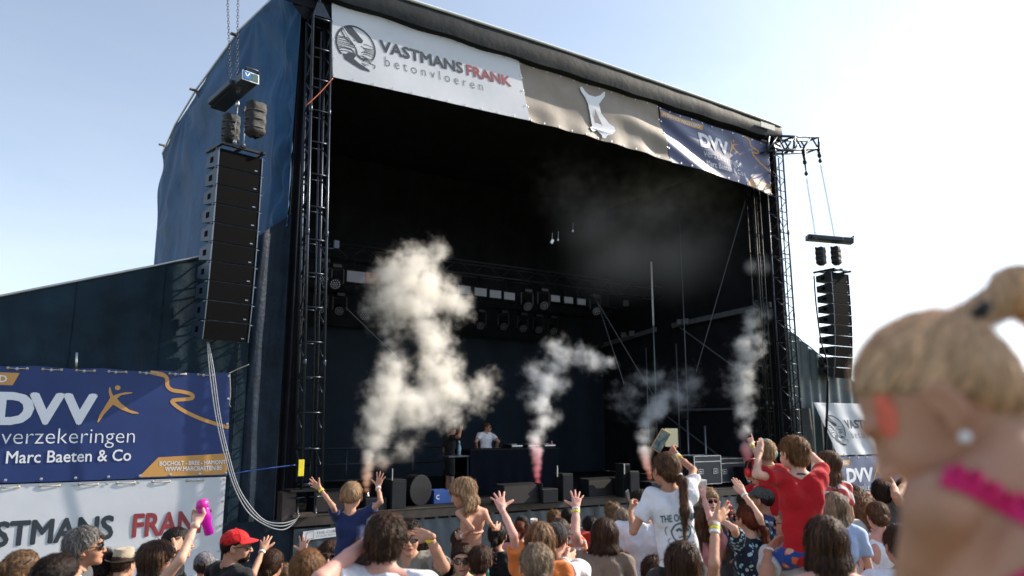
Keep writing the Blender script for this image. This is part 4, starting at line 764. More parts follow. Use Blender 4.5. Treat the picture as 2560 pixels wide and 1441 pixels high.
def nets(F, lo, vox):
    I = F < 0; n = np.array(F.shape); c = np.zeros(tuple(n-1)+(3,), np.float32); cnt = np.zeros(tuple(n-1), np.int16)
    def cells(o): return tuple(slice(o[i], n[i]-1+o[i]) for i in range(3))
    cor = [(i, j, k) for i in (0,1) for j in (0,1) for k in (0,1)]
    for a in cor:
        for ax in range(3):
            if a[ax]: continue
            b = list(a); b[ax] = 1; fa, fb = F[cells(a)], F[cells(b)]; m = (fa < 0) != (fb < 0); t = np.where(m, fa/(fa-fb+1e-12), 0)
            for d in range(3): c[..., d] += np.where(m, a[d]+(t if d == ax else 0), 0)
            cnt += m
    act = cnt > 0; idx = np.full(cnt.shape, -1, np.int32); idx[act] = np.arange(act.sum()); w = np.argwhere(act); V = lo+vox*(w+c[act]/cnt[act][:, None]); Q = []
    for ax in range(3):
        o = [0,0,0]; o[ax] = 1; A = I[tuple(slice(0, n[i]-o[i]) for i in range(3))]; B = I[tuple(slice(o[i], n[i]) for i in range(3))]; u, v = (ax+1) % 3, (ax+2) % 3
        e = np.argwhere(A != B); e = e[(e[:,u] > 0) & (e[:,v] > 0) & (e[:,u] < n[u]-1) & (e[:,v] < n[v]-1)]
        if not len(e): continue
        def g(du, dv): f = e.copy(); f[:,u] += du; f[:,v] += dv; return idx[f[:,0], f[:,1], f[:,2]]
        q = np.stack([g(-1,-1), g(0,-1), g(0,0), g(-1,0)], 1); fl = ~A[e[:,0], e[:,1], e[:,2]]; q[fl] = q[fl][:, ::-1]; Q.append(q)
    Q = np.concatenate(Q); return V, Q[(Q >= 0).all(1)]
class MP:                                              # pieces joined into one mesh with material slots
    def __init__(s): s.V = []; s.Q = []; s.M = []; s.C = []; s.n = 0
    def add(s, V, Q, m=0, shade=None):
        V = np.asarray(V, float); Q = np.asarray(Q, int)
        if Q.shape[1] == 3: Q = np.concatenate([Q, np.full((len(Q), 1), -1)], 1)
        s.V.append(V); Qn = np.where(Q < 0, -1, Q+s.n); s.Q.append(Qn); s.M.append(np.full(len(Q), m) if np.isscalar(m) else np.asarray(m)); s.C.append(np.ones(len(V)) if shade is None else shade); s.n += len(V)
    def addmb(s, q, m=0):
        V = np.concatenate(q.v); Q = []
        for f in q.f:
            if len(f) == 4: Q.append(f)
            else:
                for i in range(1, len(f)-1): Q.append((f[0], f[i], f[i+1], -1))
        s.add(V, np.array(Q), m)
    def build(s, name, mats, parent, org, shade=False, smooth=True):
        V = np.concatenate(s.V)-org; Q = np.concatenate(s.Q); M = np.concatenate(s.M); tri = Q[:,3] < 0; cnts = np.where(tri, 3, 4); st_ = np.concatenate([[0], np.cumsum(cnts)[:-1]]); lv = Q.reshape(-1)[(Q >= 0).reshape(-1)]
        me = bpy.data.meshes.new(name); me.vertices.add(len(V)); me.vertices.foreach_set('co', V.astype(np.float32).reshape(-1)); me.loops.add(len(lv)); me.loops.foreach_set('vertex_index', lv.astype(np.int32))
        me.polygons.add(len(Q)); me.polygons.foreach_set('loop_start', st_.astype(np.int32)); me.polygons.foreach_set('material_index', M.astype(np.int32)); me.polygons.foreach_set('use_smooth', np.full(len(Q), smooth))
        for m in mats: me.materials.append(m)
        if shade:
            a = me.attributes.new('shade', 'FLOAT_COLOR', 'POINT'); c = np.concatenate(s.C); a.data.foreach_set('color', np.stack([c, c, c, np.ones_like(c)], 1).astype(np.float32).reshape(-1))
        me.update(calc_edges=True); me.validate(); o = bpy.data.objects.new(name, me); S.collection.objects.link(o); o.parent = parent; o['_o'] = [float(q) for q in org]; return o
def frame(head, pitch=0.0, roll=0.0):                 # heading clockwise from +Y; columns right, forward, up
    a = head; r = np.array([math.cos(a), -math.sin(a), 0]); f = np.array([math.sin(a), math.cos(a), 0]); u = np.array([0,0,1.0])
    R = np.stack([r, f, u], 1); return R @ rotx(pitch) @ roty(roll)
# ---- head template
def head_mesh(kind, vox):
    ch = kind == 'child'; P = [ell((0,-.012,.034), (.077,.097,.084), k=.02), ell((0,.030,-.022), (.062 if not ch else .060,.066,.072 if not ch else .062), k=.03), ell((0,.050,-.072 if not ch else -.060), (.042,.042,.034), k=.03),
         ell((0,.080,-.092 if not ch else -.076), (.019,.016,.016), k=.02), ell((.036,.062,-.028), (.022,.022,.024), k=.02), ell((-.036,.062,-.028), (.022,.022,.024), k=.02),
         ell((0,.085,.032), (.052,.016,.012), k=.015), ell((.031,.103,.008), (.018,.016,.012), k=.010, op=-1), ell((-.031,.103,.008), (.018,.016,.012), k=.010, op=-1),
         cap((0,.096,.010), (0,.114,-.026), .006, .0105, .010), ell((.011,.105,-.030), (.008,.010,.007), k=.006), ell((-.011,.105,-.030), (.008,.010,.007), k=.006),
         ell((0,.088,-.052), (.024,.016,.010), k=.012), ell((0,.094,-.0555), (.021,.0075,.0045), k=.004), ell((0,.0925,-.0655), (.018,.0075,.0052), k=.004),
         cap((0,-.03,-.05), (0,-.045,-.15), .052 if kind == 'male' else .045, .055 if kind == 'male' else .046, .03)]
    for s_ in (-1, 1):
        R = rotz(s_*.45); P += [ell((s_*.084,-.010,-.002), (.0075,.021,.033), R, k=.006), ell((s_*.091,-.004,.0), (.006,.011,.019), R, k=.005, op=-1), ell((s_*.078,.004,-.030), (.006,.010,.009), R, k=.005)]
    V, Q = nets(*field(P, vox)); c = V[Q].mean(1); m = np.zeros(len(Q), int)
    m[(np.abs(c[:,0]) < .024) & (c[:,1] > .088) & (((c[:,2]+.0605)/.0105)**2+(c[:,0]/.023)**2 < 1)] = 1
    return V, Q, m
HEADS = {}
def head_get(kind, fine):
    k = (kind, fine)
    if k not in HEADS: HEADS[k] = head_mesh(kind, .0052 if fine else .0095)
    return HEADS[k]
def ball(c, r, seg=10):
    q = MB(); q.lathe([(math.sin(t)*r+1e-5, -math.cos(t)*r) for t in np.linspace(0, math.pi, seg)], c, (0,0,1), seg, caps=False); return q
# ---- hands
HANDS = {}
def hand_mesh(pose, vox=.0045):
    if (pose, vox) in HANDS: return HANDS[(pose, vox)]
    spread = {'open': (14, 3, -8, -22), 'wide': (20, 5, -11, -30), 'relaxed': (5, 1, -3, -8), 'flat': (2, .5, -1, -3), 'grip': (2, 0, -2, -5), 'point': (2, 0, -3, -6), 'fist': (0,0,0,0)}[pose]
    curl = {'open': (5,6,8,10), 'wide': (2,4,4,6), 'relaxed': (18,24,28,32), 'flat': (3,3,3,4), 'grip': (48,50,52,54), 'point': (3,72,76,78), 'fist': (78,80,82,82)}[pose]
    kx = (.029, .010, -.009, -.027); kz = (.090, .094, .089, .080); ln = (.070, .079, .073, .056); P = []
    for i in range(4): P.append(cap((kx[i]*.55, 0, .012), (kx[i], 0, kz[i]-.006), .0155, .0125, .012))
    P.append(ell((.018, .010, .035), (.017,.013,.028), k=.015)); P.append(cap((0,0,-.035), (0,0,.012), .022, .021, .02))
    for i in range(4):
        a = math.radians(spread[i]); p = np.array((kx[i], 0, kz[i]-.004)); b = 0; r = (.0092, .0095, .0090, .0078)[i]
        for j, fr in enumerate((.44, .31, .25)):
            b += math.radians(curl[i])*(1.0 if j else .75); d = np.array([math.sin(a)*math.cos(b), math.sin(b), math.cos(a)*math.cos(b)]); q = p+d*ln[i]*fr; P.append(cap(p, q, r*(1-.10*j), r*(.90-.10*j), .004)); p = q
    T = {'open': ((.026,.004,.022),(.058,.006,.050),(.080,.006,.076)), 'wide': ((.026,.004,.022),(.064,.004,.042),(.094,.004,.056)), 'relaxed': ((.026,.006,.022),(.050,.018,.055),(.058,.028,.084)), 'flat': ((.026,.004,.024),(.044,.006,.060),(.046,.008,.088)),
         'grip': ((.026,.008,.022),(.048,.030,.045),(.040,.055,.062)), 'point': ((.026,.008,.022),(.050,.022,.050),(.034,.036,.070)), 'fist': ((.026,.008,.022),(.046,.028,.048),(.022,.042,.062))}[pose]
    P += [cap(T[0], T[1], .014, .0115, .010), cap(T[1], T[2], .0112, .0088, .004)]
    HANDS[(pose, vox)] = nets(*field(P, vox)); return HANDS[(pose, vox)]
# ---- hair
def hair_mat(name, c, c2, stretch=(60,60,9)):
    m = mat(name, tuple(v*1.15 for v in c), .52, var=.2, nscale=1.0, stretch=stretch, spec=.28, trans=.30, col2=c2, attr='shade', bump=.8, bscale=1.6); return m
HM = dict(blonde=((.58,.38,.21),(.27,.16,.08)), dblonde=((.33,.19,.10),(.12,.067,.035)), ash=((.44,.32,.22),(.17,.115,.075)), brown=((.100,.048,.026),(.034,.017,.010)), lbrown=((.20,.100,.050),(.070,.034,.017)), fairhair=((.86,.60,.38),(.62,.41,.25)), dark=((.040,.022,.014),(.014,.009,.007)), black=((.018,.012,.010),(.007,.005,.005)),
          red=((.25,.060,.022),(.095,.020,.010)), grey=((.34,.32,.30),(.10,.09,.085)), ginger=((.30,.14,.05),(.13,.055,.02)))
def hairm(k, curly=False): return hair_mat('hair_'+k+('_curly' if curly else ''), *HM[k], stretch=(40,40,40) if curly else (60,60,9))
def ribbons(mp, P0, N0, flow, F, lo, vox, L, steps, w, lift, rs, wave=0.0, grav=0.0, m=0):
    G_ = np.stack(np.gradient(F, vox), -1); n = len(P0); p = P0.copy(); pts = [p.copy()]; nrm = []; sh = np.array(F.shape)-1; Ls = L*(.6+.8*rs.rand(n))[:, None]/steps; lf = lift*rs.rand(n)**2; ph = rs.rand(n)*6.28
    jit = rs.randn(n, 3)*(.08 if n > 2900 else .13 if not wave or wave < .3 else .22)
    for k in range(steps):
        i = np.clip(((p-lo)/vox).round().astype(int), 0, sh); g = G_[i[:,0], i[:,1], i[:,2]]; g = g/(np.linalg.norm(g, axis=1)[:, None]+1e-6); f = F[i[:,0], i[:,1], i[:,2]]
        d = flow(p)+jit; d[:,2] -= grav*k/steps; d = d-g*(d*g).sum(1)[:, None]*.9; d = d/(np.linalg.norm(d, axis=1)[:, None]+1e-6)
        if wave: sd_ = np.cross(d, g); d = d+sd_*(wave*np.sin(ph+k*1.7))[:, None]+g*(wave*.6*np.cos(ph+k*1.9))[:, None]
        nrm.append(g); p = p+d*Ls; off = lf*(k+1)/steps+.0015; p = p+g*np.clip((off-(f+(d*g).sum(1)*Ls[:,0])), -.006, .006)[:, None]; pts.append(p.copy())
    nrm.append(nrm[-1]); pts = np.array(pts); nrm = np.array(nrm); T = np.gradient(pts, axis=0); side = np.cross(T, nrm); side /= np.linalg.norm(side, axis=2)[..., None]+1e-9
    ww = w*(.6+.8*rs.rand(n))[None, :, None]*np.linspace(1, .15, steps+1)[:, None, None]/2; A, B = pts+side*ww, pts-side*ww; V = np.stack([A, B], 2).transpose(1, 0, 2, 3).reshape(-1, 3); K = 2*(steps+1)
    b = (np.arange(n)*K)[:, None]+2*np.arange(steps)[None, :]; b = b.reshape(-1); Q = np.stack([b, b+1, b+3, b+2], 1); ci = rs.randint(0, n, 40); cl = ((P0[:, None, :]-P0[ci][None])**2).sum(2).argmin(1); sc = (.45+.9*rs.rand(40))[cl]*(.65+.8*rs.rand(n)**1.5) if n < 2900 else .8+.4*rs.rand(n); mp.add(V, Q, m, np.repeat(sc, K))
def make_hair(root, org, hc, Rh, hs, style, colour, seed, neckdir, fine=1.0, length=.30, part=None, tie=None, tailend=None, carry=None, hl=0.0):
    rs = np.random.RandomState(seed); L_ = lambda x, y, z: hc+Rh@(np.array([x, y, z])*hs); dn = np.array([0,0,-1.0]); P = []; R = Rh; th = (.5 if fine > 1.5 else 1)*{'buzz': .004, 'short': .012, 'crop': .009, 'thick': .020, 'curly': .026, 'long': .014, 'bob': .018, 'ponytail': .008, 'bun': .010, 'bigcurl': .035, 'braid': .008}[style]
    P.append(ell(L_(0,-.012,.036), np.array((.077+th, .097+th, .083+th))*hs, R, k=.02)); line = {'buzz': .004, 'short': .008, 'crop': .016, 'thick': .0, 'curly': -.015, 'long': -.005, 'bob': -.005, 'ponytail': -.002, 'bun': -.002, 'bigcurl': -.02, 'braid': -.002}[style]
    P.append(plane(L_(0, 0, line+hl), -(Rh@np.array([0, -.78, 1.0]))))
    if style in ('short', 'thick', 'curly'): P.append(ell(L_(0,-.052,-.022), np.array((.060+th*.6, .048+th, .055))*hs, R, k=.02))
    if style == 'crop' or style == 'buzz': P.append(ell(L_(0,-.054,-.004), np.array((.046+th*.5, .042+th, .040))*hs, R, k=.02))
    bx = lambda x, y, z: L_(x, y, z); back = -(Rh@np.array([0,1.0,0])); back[2] = 0; back = U(back); rt_ = U(Rh@np.array([1.0,0,0]))
    crown = L_(0,-.05,.125); tiep = None
    if style in ('long', 'bob'):
        ll = length*hs
        for x in (-.070, -.045, -.018, .018, .045, .070):
            y = -.075+.060*abs(x/.07)**2; a = L_(x, y, .03); b_ = L_(x*1.10, y-.006, -.085); e_ = b_+dn*max(ll-.10, .01)+rt_*x*.55*hs+back*(.03 if style == 'long' else -.0); P += [cap(a, b_, .024*hs, .024*hs, .025), cap(b_, e_, .024*hs, .015*hs if style == 'long' else .022*hs, .025)]
        for s_ in (-1, 1): P += [cap(L_(s_*.072,-.015,.03), L_(s_*.078,-.028,-.07), .015*hs, .018*hs, .02)]+([cap(L_(s_*.078,-.028,-.07), L_(s_*.082,-.035,-.10)+dn*max(ll-.14, .0), .020*hs, .015*hs, .02)] if style == 'long' else [])
    if style in ('ponytail', 'bun', 'braid'):
        tiep = L_(*(tie or (0,-.108,.0)))
        P += [ell(L_(0,-.060,-.010), np.array((.056+th, .044+th, .055))*hs, R, k=.02)]
        if style == 'bun': P += [ell(tiep+U(tiep-hc)*.012*hs, np.array((.036,.030,.034))*hs, R, k=.01)]
        else:
            ll = length*hs; te = tailend if tailend is not None else tiep+dn*ll+back*.03; mid = tiep+(back*.045+dn*.03)*hs if carry is None else carry; P.append(cap(tiep, mid, .014*hs, .022*hs, .012)); m2 = (mid+te)/2+back*.012
            if style == 'braid':
                K_ = 8
                for i in range(K_): u = (i+.5)/K_; c_ = mid*(1-u)+te*u; P.append(ell(c_+rt_*.008*(1 if i % 2 else -1), np.array((.024,.024,.024*ll*10/K_/2.0+.008))*hs*(1-.35*u), None, k=.006))
            else: P += [cap(mid, m2, .026*hs, .026*hs, .02), cap(m2, te, .026*hs, .007*hs, .02)]
    if style in ('curly', 'bigcurl'): 
        for i in range(16):
            d = U(rs.randn(3)+np.array([0,0,.9])); 
            if (Rh.T@d)[1] > .5: continue
            P.append(ell(L_(0,-.012,.036)+(R@(np.array((.077+th*.5, .097+th*.5, .083+th*.5))*(Rh.T@d)))*hs, np.full(3, .030 if style == 'curly' else .036)*hs, None, k=.012))
        if style == 'bigcurl':
            for x in (-.06,-.02,.02,.06): P.append(cap(L_(x,-.06,.0), L_(x*1.2,-.07,-.08)+dn*max(length-.1, .03), .035*hs, .025*hs, .02))
    vox = .0085/fine*(1 if hs > .5 else 1); amp = {'buzz': .0006, 'curly': .006, 'bigcurl': .008, 'thick': .004}.get(style, .0022 if fine < 1.5 else .0004)
    disp = lambda X, Y, Z: (amp*(np.sin(X*170+Z*40+seed)*np.sin(Y*160+Z*55)+.6*np.sin(X*330+Y*210+Z*90))).astype(np.float32)
    F, lo, vx = field(P, vox, disp); V, Q = nets(F, lo, vx); mp = MP(); mp.add(V, Q, 0, .55+.25*rs.rand(len(V)))
    def flow(p):
        if style in ('ponytail', 'bun', 'braid'):
            a = tiep-p; dist = np.linalg.norm(a, axis=1)[:, None]; a = a/(dist+1e-6); onhead = (np.linalg.norm((p-L_(0,-.012,.036)), axis=1) < .118*hs)[:, None]; return np.where(onhead, a, np.array([[0,0,-1.0]]))
        a = p-crown; a = a/(np.linalg.norm(a, axis=1)[:, None]+1e-6); 
        if style in ('long', 'bob', 'bigcurl'): a = a*.5+np.array([[0,0,-1.0]])
        return a
    par = {'buzz': (700, .010, 2, .0022, .004, 0), 'crop': (900, .022, 3, .0028, .006, 0), 'short': (1400, .040, 4, .0038, .012, .2), 'thick': (1600, .050, 4, .0045, .014, .3), 'curly': (1200, .06, 6, .0035, .03, 1.3), 'long': (1900, .17, 7, .0048, .014, .14), 'bob': (1700, .11, 5, .0045, .008, .06),
           'ponytail': (1600, .085, 5, .0040, .007, .08), 'bun': (1500, .075, 5, .0040, .007, .10), 'bigcurl': (1600, .10, 8, .0040, .035, 1.3), 'braid': (1100, .06, 5, .0040, .005, .15)}[style]
    nn = int(par[0]*fine) if fine < 1.5 else 3000; i = rs.randint(0, len(V), nn); ribbons(mp, V[i], None, flow, F, lo, vx, par[1]*hs, par[2], par[3], par[4], rs, par[5], .5)
    if style not in ('buzz', 'crop'):
        i = rs.randint(0, len(V), int(70*fine)); ribbons(mp, V[i], None, flow, F, lo, vx, par[1]*1.2*hs, 5, .0022, par[4]*2.4+.012, rs, .35+par[5]*.5, .3)
    ob = mp.build('hair', [hairm(colour, style in ('curly', 'bigcurl'))], root, org, shade=True)
    if style in ('ponytail', 'braid'):
        q = MB(); c_ = tiep; a_ = U((back*.6+dn*.6)) ; e1 = U(np.cross(a_, (0,.3,1))); e2 = np.cross(a_, e1); q.tube([c_+a_*.008+(.019 if fine < 1.5 else .026)*hs*(e1*math.cos(t)+e2*math.sin(t)) for t in np.linspace(0, 6.283, 13)], (.006 if fine < 1.5 else .010)*hs, 5); return ob, q
    return ob, None
# ---- materials for people
SK = dict(fair=(.62,.36,.26), mid=(.50,.27,.18), tan=(.42,.21,.13), pink=(.60,.31,.25))
def skin(k): return mat('skin_'+k, SK[k], .58, var=.14, nscale=11, bump=.12, bscale=160, sss=.22, spec=.25)
lipm = mat('lip', (.42,.13,.11), .4); eyem = mat('eye_white', (.7,.7,.68), .2); irism = mat('iris', (.05,.07,.08), .15)
lensm = mat('sunglass_lens', (.008,.008,.010), .06, spec=.9); framem = mat('glasses_frame', (.015,.013,.014), .3)
def cloth(name, c, **k): 
    kw = dict(rough=.85, var=.10, nscale=7, bump=1.7, bscale=17, sheen=.1, spec=.2); kw.update(k); return mat('cloth_'+name, c, **kw)
def pattern(name, base, spots, scale, kind='floral', ctr=None):
    nm = 'cloth_'+name
    if nm in MATS: return MATS[nm]
    m = cloth(name, base); N, L = m.node_tree.nodes, m.node_tree.links; b = N['Principled BSDF']; T = N.new('ShaderNodeTexCoord'); prev = None
    def setc(fac, c1s, c2):
        X = N.new('ShaderNodeMix'); X.data_type = 'RGBA'; L.new(fac, X.inputs[0])
        if isinstance(c1s, tuple): X.inputs[6].default_value = c1s+(1,)
        else: L.new(c1s, X.inputs[6])
        X.inputs[7].default_value = tuple(c2)+(1,); return X.outputs[2]
    def mth(op, a, v):
        n = N.new('ShaderNodeMath'); n.operation = op; L.new(a, n.inputs[0]); n.inputs[1].default_value = v; return n.outputs[0]
    if kind == 'stripe':
        w = N.new('ShaderNodeTexWave'); w.wave_type = 'BANDS'; w.bands_direction = 'DIAGONAL'; w.inputs['Scale'].default_value = scale; w.inputs['Distortion'].default_value = .3; L.new(T.outputs['Object'], w.inputs[0]); c = setc(mth('GREATER_THAN', w.outputs[1], .5), tuple(base), spots)
    else:
        v = N.new('ShaderNodeTexVoronoi'); v.inputs['Scale'].default_value = scale; dn_ = N.new('ShaderNodeTexNoise'); dn_.inputs['Scale'].default_value = scale*2.2; va = N.new('ShaderNodeVectorMath'); va.operation = 'MULTIPLY_ADD'; L.new(T.outputs['Object'], dn_.inputs['Vector']); L.new(dn_.outputs['Color'], va.inputs[0]); va.inputs[1].default_value = (.4/scale,)*3; L.new(T.outputs['Object'], va.inputs[2]); L.new(va.outputs[0], v.inputs[0])
        if kind == 'floral': c = setc(mth('LESS_THAN', v.outputs[0], .36), tuple(base), spots); c = setc(mth('LESS_THAN', v.outputs[0], .13), c, ctr or base)
        else: c = setc(mth('LESS_THAN', v.outputs[0], .46), tuple(base), spots); c = setc(mth('LESS_THAN', v.outputs[0], .22), c, ctr)
    L.new(c, b.inputs['Base Color']); return m
def sphere_px(px, cen, L, sgn):
    r = ray(*px); o = CAM-cen; b = o@r; c = o@o-L*L; D = b*b-c
    if D < 0: p = CAM-r*b; return cen+U(p-cen)*L
    return CAM+r*(-b+sgn*math.sqrt(D))
def band(root, org, w, d, r, m, hs=1.0, width=.016, off=.035, name='wristband'):
    a = w-d*off; e1 = U(np.cross(d, (.3,.2,1))); e2 = np.cross(d, e1); q = MB(); prof = [(r, -width/2), (r+.003, -width/2), (r+.003, width/2), (r, width/2)]; q.lathe(prof, a, d, 14); mp = MP(); mp.addmb(q); mp.build(name, [m], root, org, smooth=False)
YEL = mat('band_yellow', (.85,.70,.03), .4); WHT = mat('band_white', (.78,.78,.76), .4)
REPORT = []
def person(label, px, w, face=0, W=.165, kind='male', hs=1.0, bs=1.0, pitch=0, roll=0, yaw=0, lean=0, tilt=0, hair=('short','brown'), top=('tee',None), bottom=('trousers',None), arms=None, sk='mid', extras=(), seat=None, group='crowd in front of the stage', fine=False, hairkw=None, z=None, body_face=None, shift=0.0, vox=None, build_legs=True, slim=1.0, feet=None, eyes=True, nboff=None):
    """px: centre of the head in the photograph, w: its width there in pixels, W: that width in metres."""
    zd = z or W*1.06*hs*FPX/w; hc = atdepth(px[0], px[1], zd); H0 = HEAD+math.radians(face); Hb = HEAD+math.radians(body_face if body_face is not None else face); Rh = frame(H0+math.radians(yaw), math.radians(-pitch), math.radians(roll)); Rb = frame(Hb, math.radians(-lean), math.radians(tilt))
    s = hs*bs; sl = (.88 if kind != 'male' else 1.0)*slim*(.98 if kind == 'child' else 1); rt_, fw_, up_ = Rb[:,0], Rb[:,1], Rb[:,2]
    nb = hc+Rh@(np.array([0,-.035,-.115])*hs)-up_*.032*s+(0 if nboff is None else RGT*nboff[0]+UPV*nboff[1]); B = lambda x, y, z_: nb+Rb@(np.array([x, y, z_])*s)   # z_=0 at the base of the neck
    pel = B(0,0,-.50); gr = gz(pel) if feet is None else feet; hh = hc[2]+.12*hs-gr; REPORT.append((label[:40], round(zd, 2), round(hh, 2)))
    base = np.array([pel[0], pel[1], gr if seat is None else pel[2]-.1*s]); root = thing('person', base, label, 'person', group); org = base
    shx = (.188 if kind == 'male' else .162 if kind == 'female' else .150)*(.96 if slim < 1 else 1)
    arms = arms or {}; J = {}
    for sd_, sg in (('L', -1), ('R', 1)):
        a = arms.get(sd_); raised = a is not None and a != 'hide' and isinstance(a, dict) and a.get('up', True); sh = B(sg*shx*(.93 if raised else 1), 0, -.045+(.035 if raised else 0))
        la, lf, lh = .275*s, .245*s, .18*s*(a.get('hand', 1) if isinstance(a, dict) else 1)
        if a is None:
            el = sh+Rb@(np.array([sg*.05, -.03, -.27])*s); wr = el+Rb@(np.array([0, .10, -.22])*s); J[sd_] = (sh, el, wr, U(wr-el), 'relaxed', fw_*.6-rt_*sg*.4, None)
        elif a == 'hold':                              # holding the legs of the child on the shoulders
            el = sh+Rb@(np.array([sg*.06, .05, -.25])*s); wr = el+Rb@(np.array([-sg*.04, .16, .17])*s); J[sd_] = (sh, el, wr, U(wr-el), 'relaxed', up_, None)
        else:
            el = sphere_px(a['e'], sh, la, a.get('se', -1)); wr = sphere_px(a['w'], el, lf, a.get('sw', 1))
            if a.get('wz') is not None: wr = atdepth(a['w'][0], a['w'][1], zd+a['wz'])
            hd = U(sphere_px(a['t'], wr, lh, a.get('st', 1))-wr) if 't' in a else U(wr-el)
            J[sd_] = (sh, el, wr, hd, a.get('pose', 'open'), {'l': -RGT, 'r': RGT, 'u': UPV, 'd': -UPV, 'c': -FWD, 'f': FWD}[a.get('th', 'r' if sg < 0 else 'l')], a)
    # body
    P = [cap(B(0,.0,-.02), hc+Rh@(np.array([0,-.03,-.05])*hs), (.056 if kind == 'male' else .050)*s*sl, .052*hs*(1 if kind == 'male' else .88), .03)]
    P += [ell(B(0,.005,-.17), np.array((.162*sl,.110*sl,.165))*s, Rb, k=.05), ell(B(0,.0,-.36), np.array((.138*sl,.095*sl,.15))*s, Rb, k=.05), ell(B(0,-.005,-.50), np.array((.158*sl*(1.08 if kind == 'female' else 1),.108*sl,.115))*s, Rb, k=.05)]
    if kind == 'female': P += [ell(B(x,.085,-.20), np.array((.055,.05,.055))*s, Rb, k=.03) for x in (-.065, .065)]
    for sg in (-1, 1): P += [ell(B(sg*.075,-.065,-.13), np.array((.055*sl,.035,.075))*s, Rb, k=.03)]
    for sd_, sg in (('L', -1), ('R', 1)):
        sh, el, wr, hd, pose, thd, a = J[sd_]; ar = sl*s*(1.05 if kind == 'male' else .86)
        P += [cap(B(sg*.03,-.01,.005), sh, .046*s*sl, .050*ar, .03), cap(sh, el, .052*ar, .038*ar, .02), cap(el, el*.45+wr*.55, .039*ar, .034*ar, .012), cap(el*.45+wr*.55, wr, .034*ar, .024*ar, .012), cap(wr, wr+hd*.03*s, .0235*ar, .019*ar, .01)]
    hips = [B(sg*.085,0,-.54) for sg in (-1, 1)]; LG = []
    for i, sg in enumerate((-1, 1)):
        hp = hips[i]
        if seat is None:
            an = np.array([hp[0], hp[1], gr+.07])+rt_*sg*.02; kn = hp*.5+an*.5+fw_*.02; toe = an+fw_*.15*s-np.array([0,0,.03])
        else:
            kn = hp+(fw_*.30+rt_*sg*.10-np.array([0,0,.10]))*s*seat; an = kn+(np.array([0,0,-.36])-fw_*.03)*s; toe = an+fw_*.12*s-np.array([0,0,.05])
        LG.append((hp, kn, an, toe))
        if build_legs: P += [cap(hp, kn, .082*s*sl, .056*s*sl, .03), cap(kn, kn*.55+an*.45, .053*s*sl, .052*s*sl, .015), cap(kn*.55+an*.45, an, .052*s*sl, .034*s*sl, .015), cap(an-np.array([0,0,.02])*s, toe, .036*s, .028*s, .015)]
    vx = vox or (.0125 if zd < 4 else .015); V, Q = nets(*field(P, vx)); mp = MP(); mp.add(V, Q, 0)
    hv, hq, hm = head_get(kind, fine or abs((face+yaw+180) % 360-180) > 40 and zd < 16); hd_V = hc+(hv*hs)@Rh.T; mp.add(hd_V, hq, np.where(hm == 1, 1, 0))
    for sx in (-1, 1) if eyes else ():
        c_ = hc+Rh@(np.array([sx*.031, .084, .008])*hs); mp.addmb(ball(c_, .0125*hs, 8), 2); mp.addmb(ball(c_+Rh@(np.array([0,.0065,-.001])*hs), .0070*hs, 6), 3)
        q = MB(); q.tube([hc+Rh@(np.array(v)*hs) for v in ((sx*.014,.101,.030),(sx*.031,.101,.034),(sx*.048,.092,.030))], .0035*hs, 5); mp.addmb(q, 4)
    for sd_, sg in (('L', -1), ('R', 1)):
        sh, el, wr, hd, pose, thd, a = J[sd_]; Z = hd; X = U(thd-Z*(thd@Z)); Y = np.cross(Z, X); V_, Q_ = hand_mesh(pose, .0042 if zd < 7 else .006)
        if sg > 0: Y = -Y; Q_ = Q_[:, ::-1]
        hk = s*(a.get('hand', 1) if a else 1)*(1.0 if kind == 'male' else .93); mp.add(wr+(V_*hk)@np.stack([X, Y, Z]), Q_, 0)
        if a and a.get('nails'):
            for fx in (.040, .013, -.018, -.045): mp.addmb(ball(wr+(np.array([fx*1.1, -.006, .158-.006*abs(fx*60)])*hk)@np.stack([X, Y, Z]), .007, 6), 5)
    body = mp.build('body', [skin(sk), lipm, eyem, irism, hairm(hair[1]) if hair[1] != 'blonde' else hairm('dblonde'), mat('nail_red', (.75,.03,.03), .25)], root, org)
    # clothes
    sd0 = abs(hash(label)) % 1000 if False else sum(map(ord, label)) % 997
    fold = lambda X, Y, Z: ((.0075*np.sin((X*rt_[0]+Y*rt_[1])*26+Z*9+sd0)*np.sin(Z*14+sd0*.7+(X*rt_[0]+Y*rt_[1])*7)+.0040*np.sin((X*rt_[0]+Y*rt_[1])*46+(X*fw_[0]+Y*fw_[1])*33+Z*17+sd0)+.0022*np.sin(Z*55+(X+Y)*31+sd0*2))*(s+.1)).astype(np.float32)
    ty, tm = top[0], top[1]; cvx = .0115 if zd < 6 else .014
    if ty in ('tee', 'dress', 'tank', 'blouse'):
        T = [ell(B(0,.005,-.17), np.array((.176*sl,.124*sl,.175))*s, Rb, k=.05), ell(B(0,.0,-.36), np.array(((.166 if ty != 'tank' else .148)*sl,.118*sl,.17))*s, Rb, k=.05), ell(B(0,-.002,-.52), np.array((.180*sl*(1.08 if kind == 'female' else 1),.122*sl,.12))*s, Rb, k=.05)]
        if kind == 'female': T += [ell(B(x,.090,-.20), np.array((.060,.055,.060))*s, Rb, k=.03) for x in (-.065, .065)]
        if ty != 'tank': T += [ell(B(sg*.078,-.072,-.13), np.array((.070*sl,.046,.095))*s, Rb, k=.03) for sg in (-1, 1)]+[cap(B(-.10,-.01,-.06), B(.10,-.01,-.06), .068*s*sl, .068*s*sl, .04)]
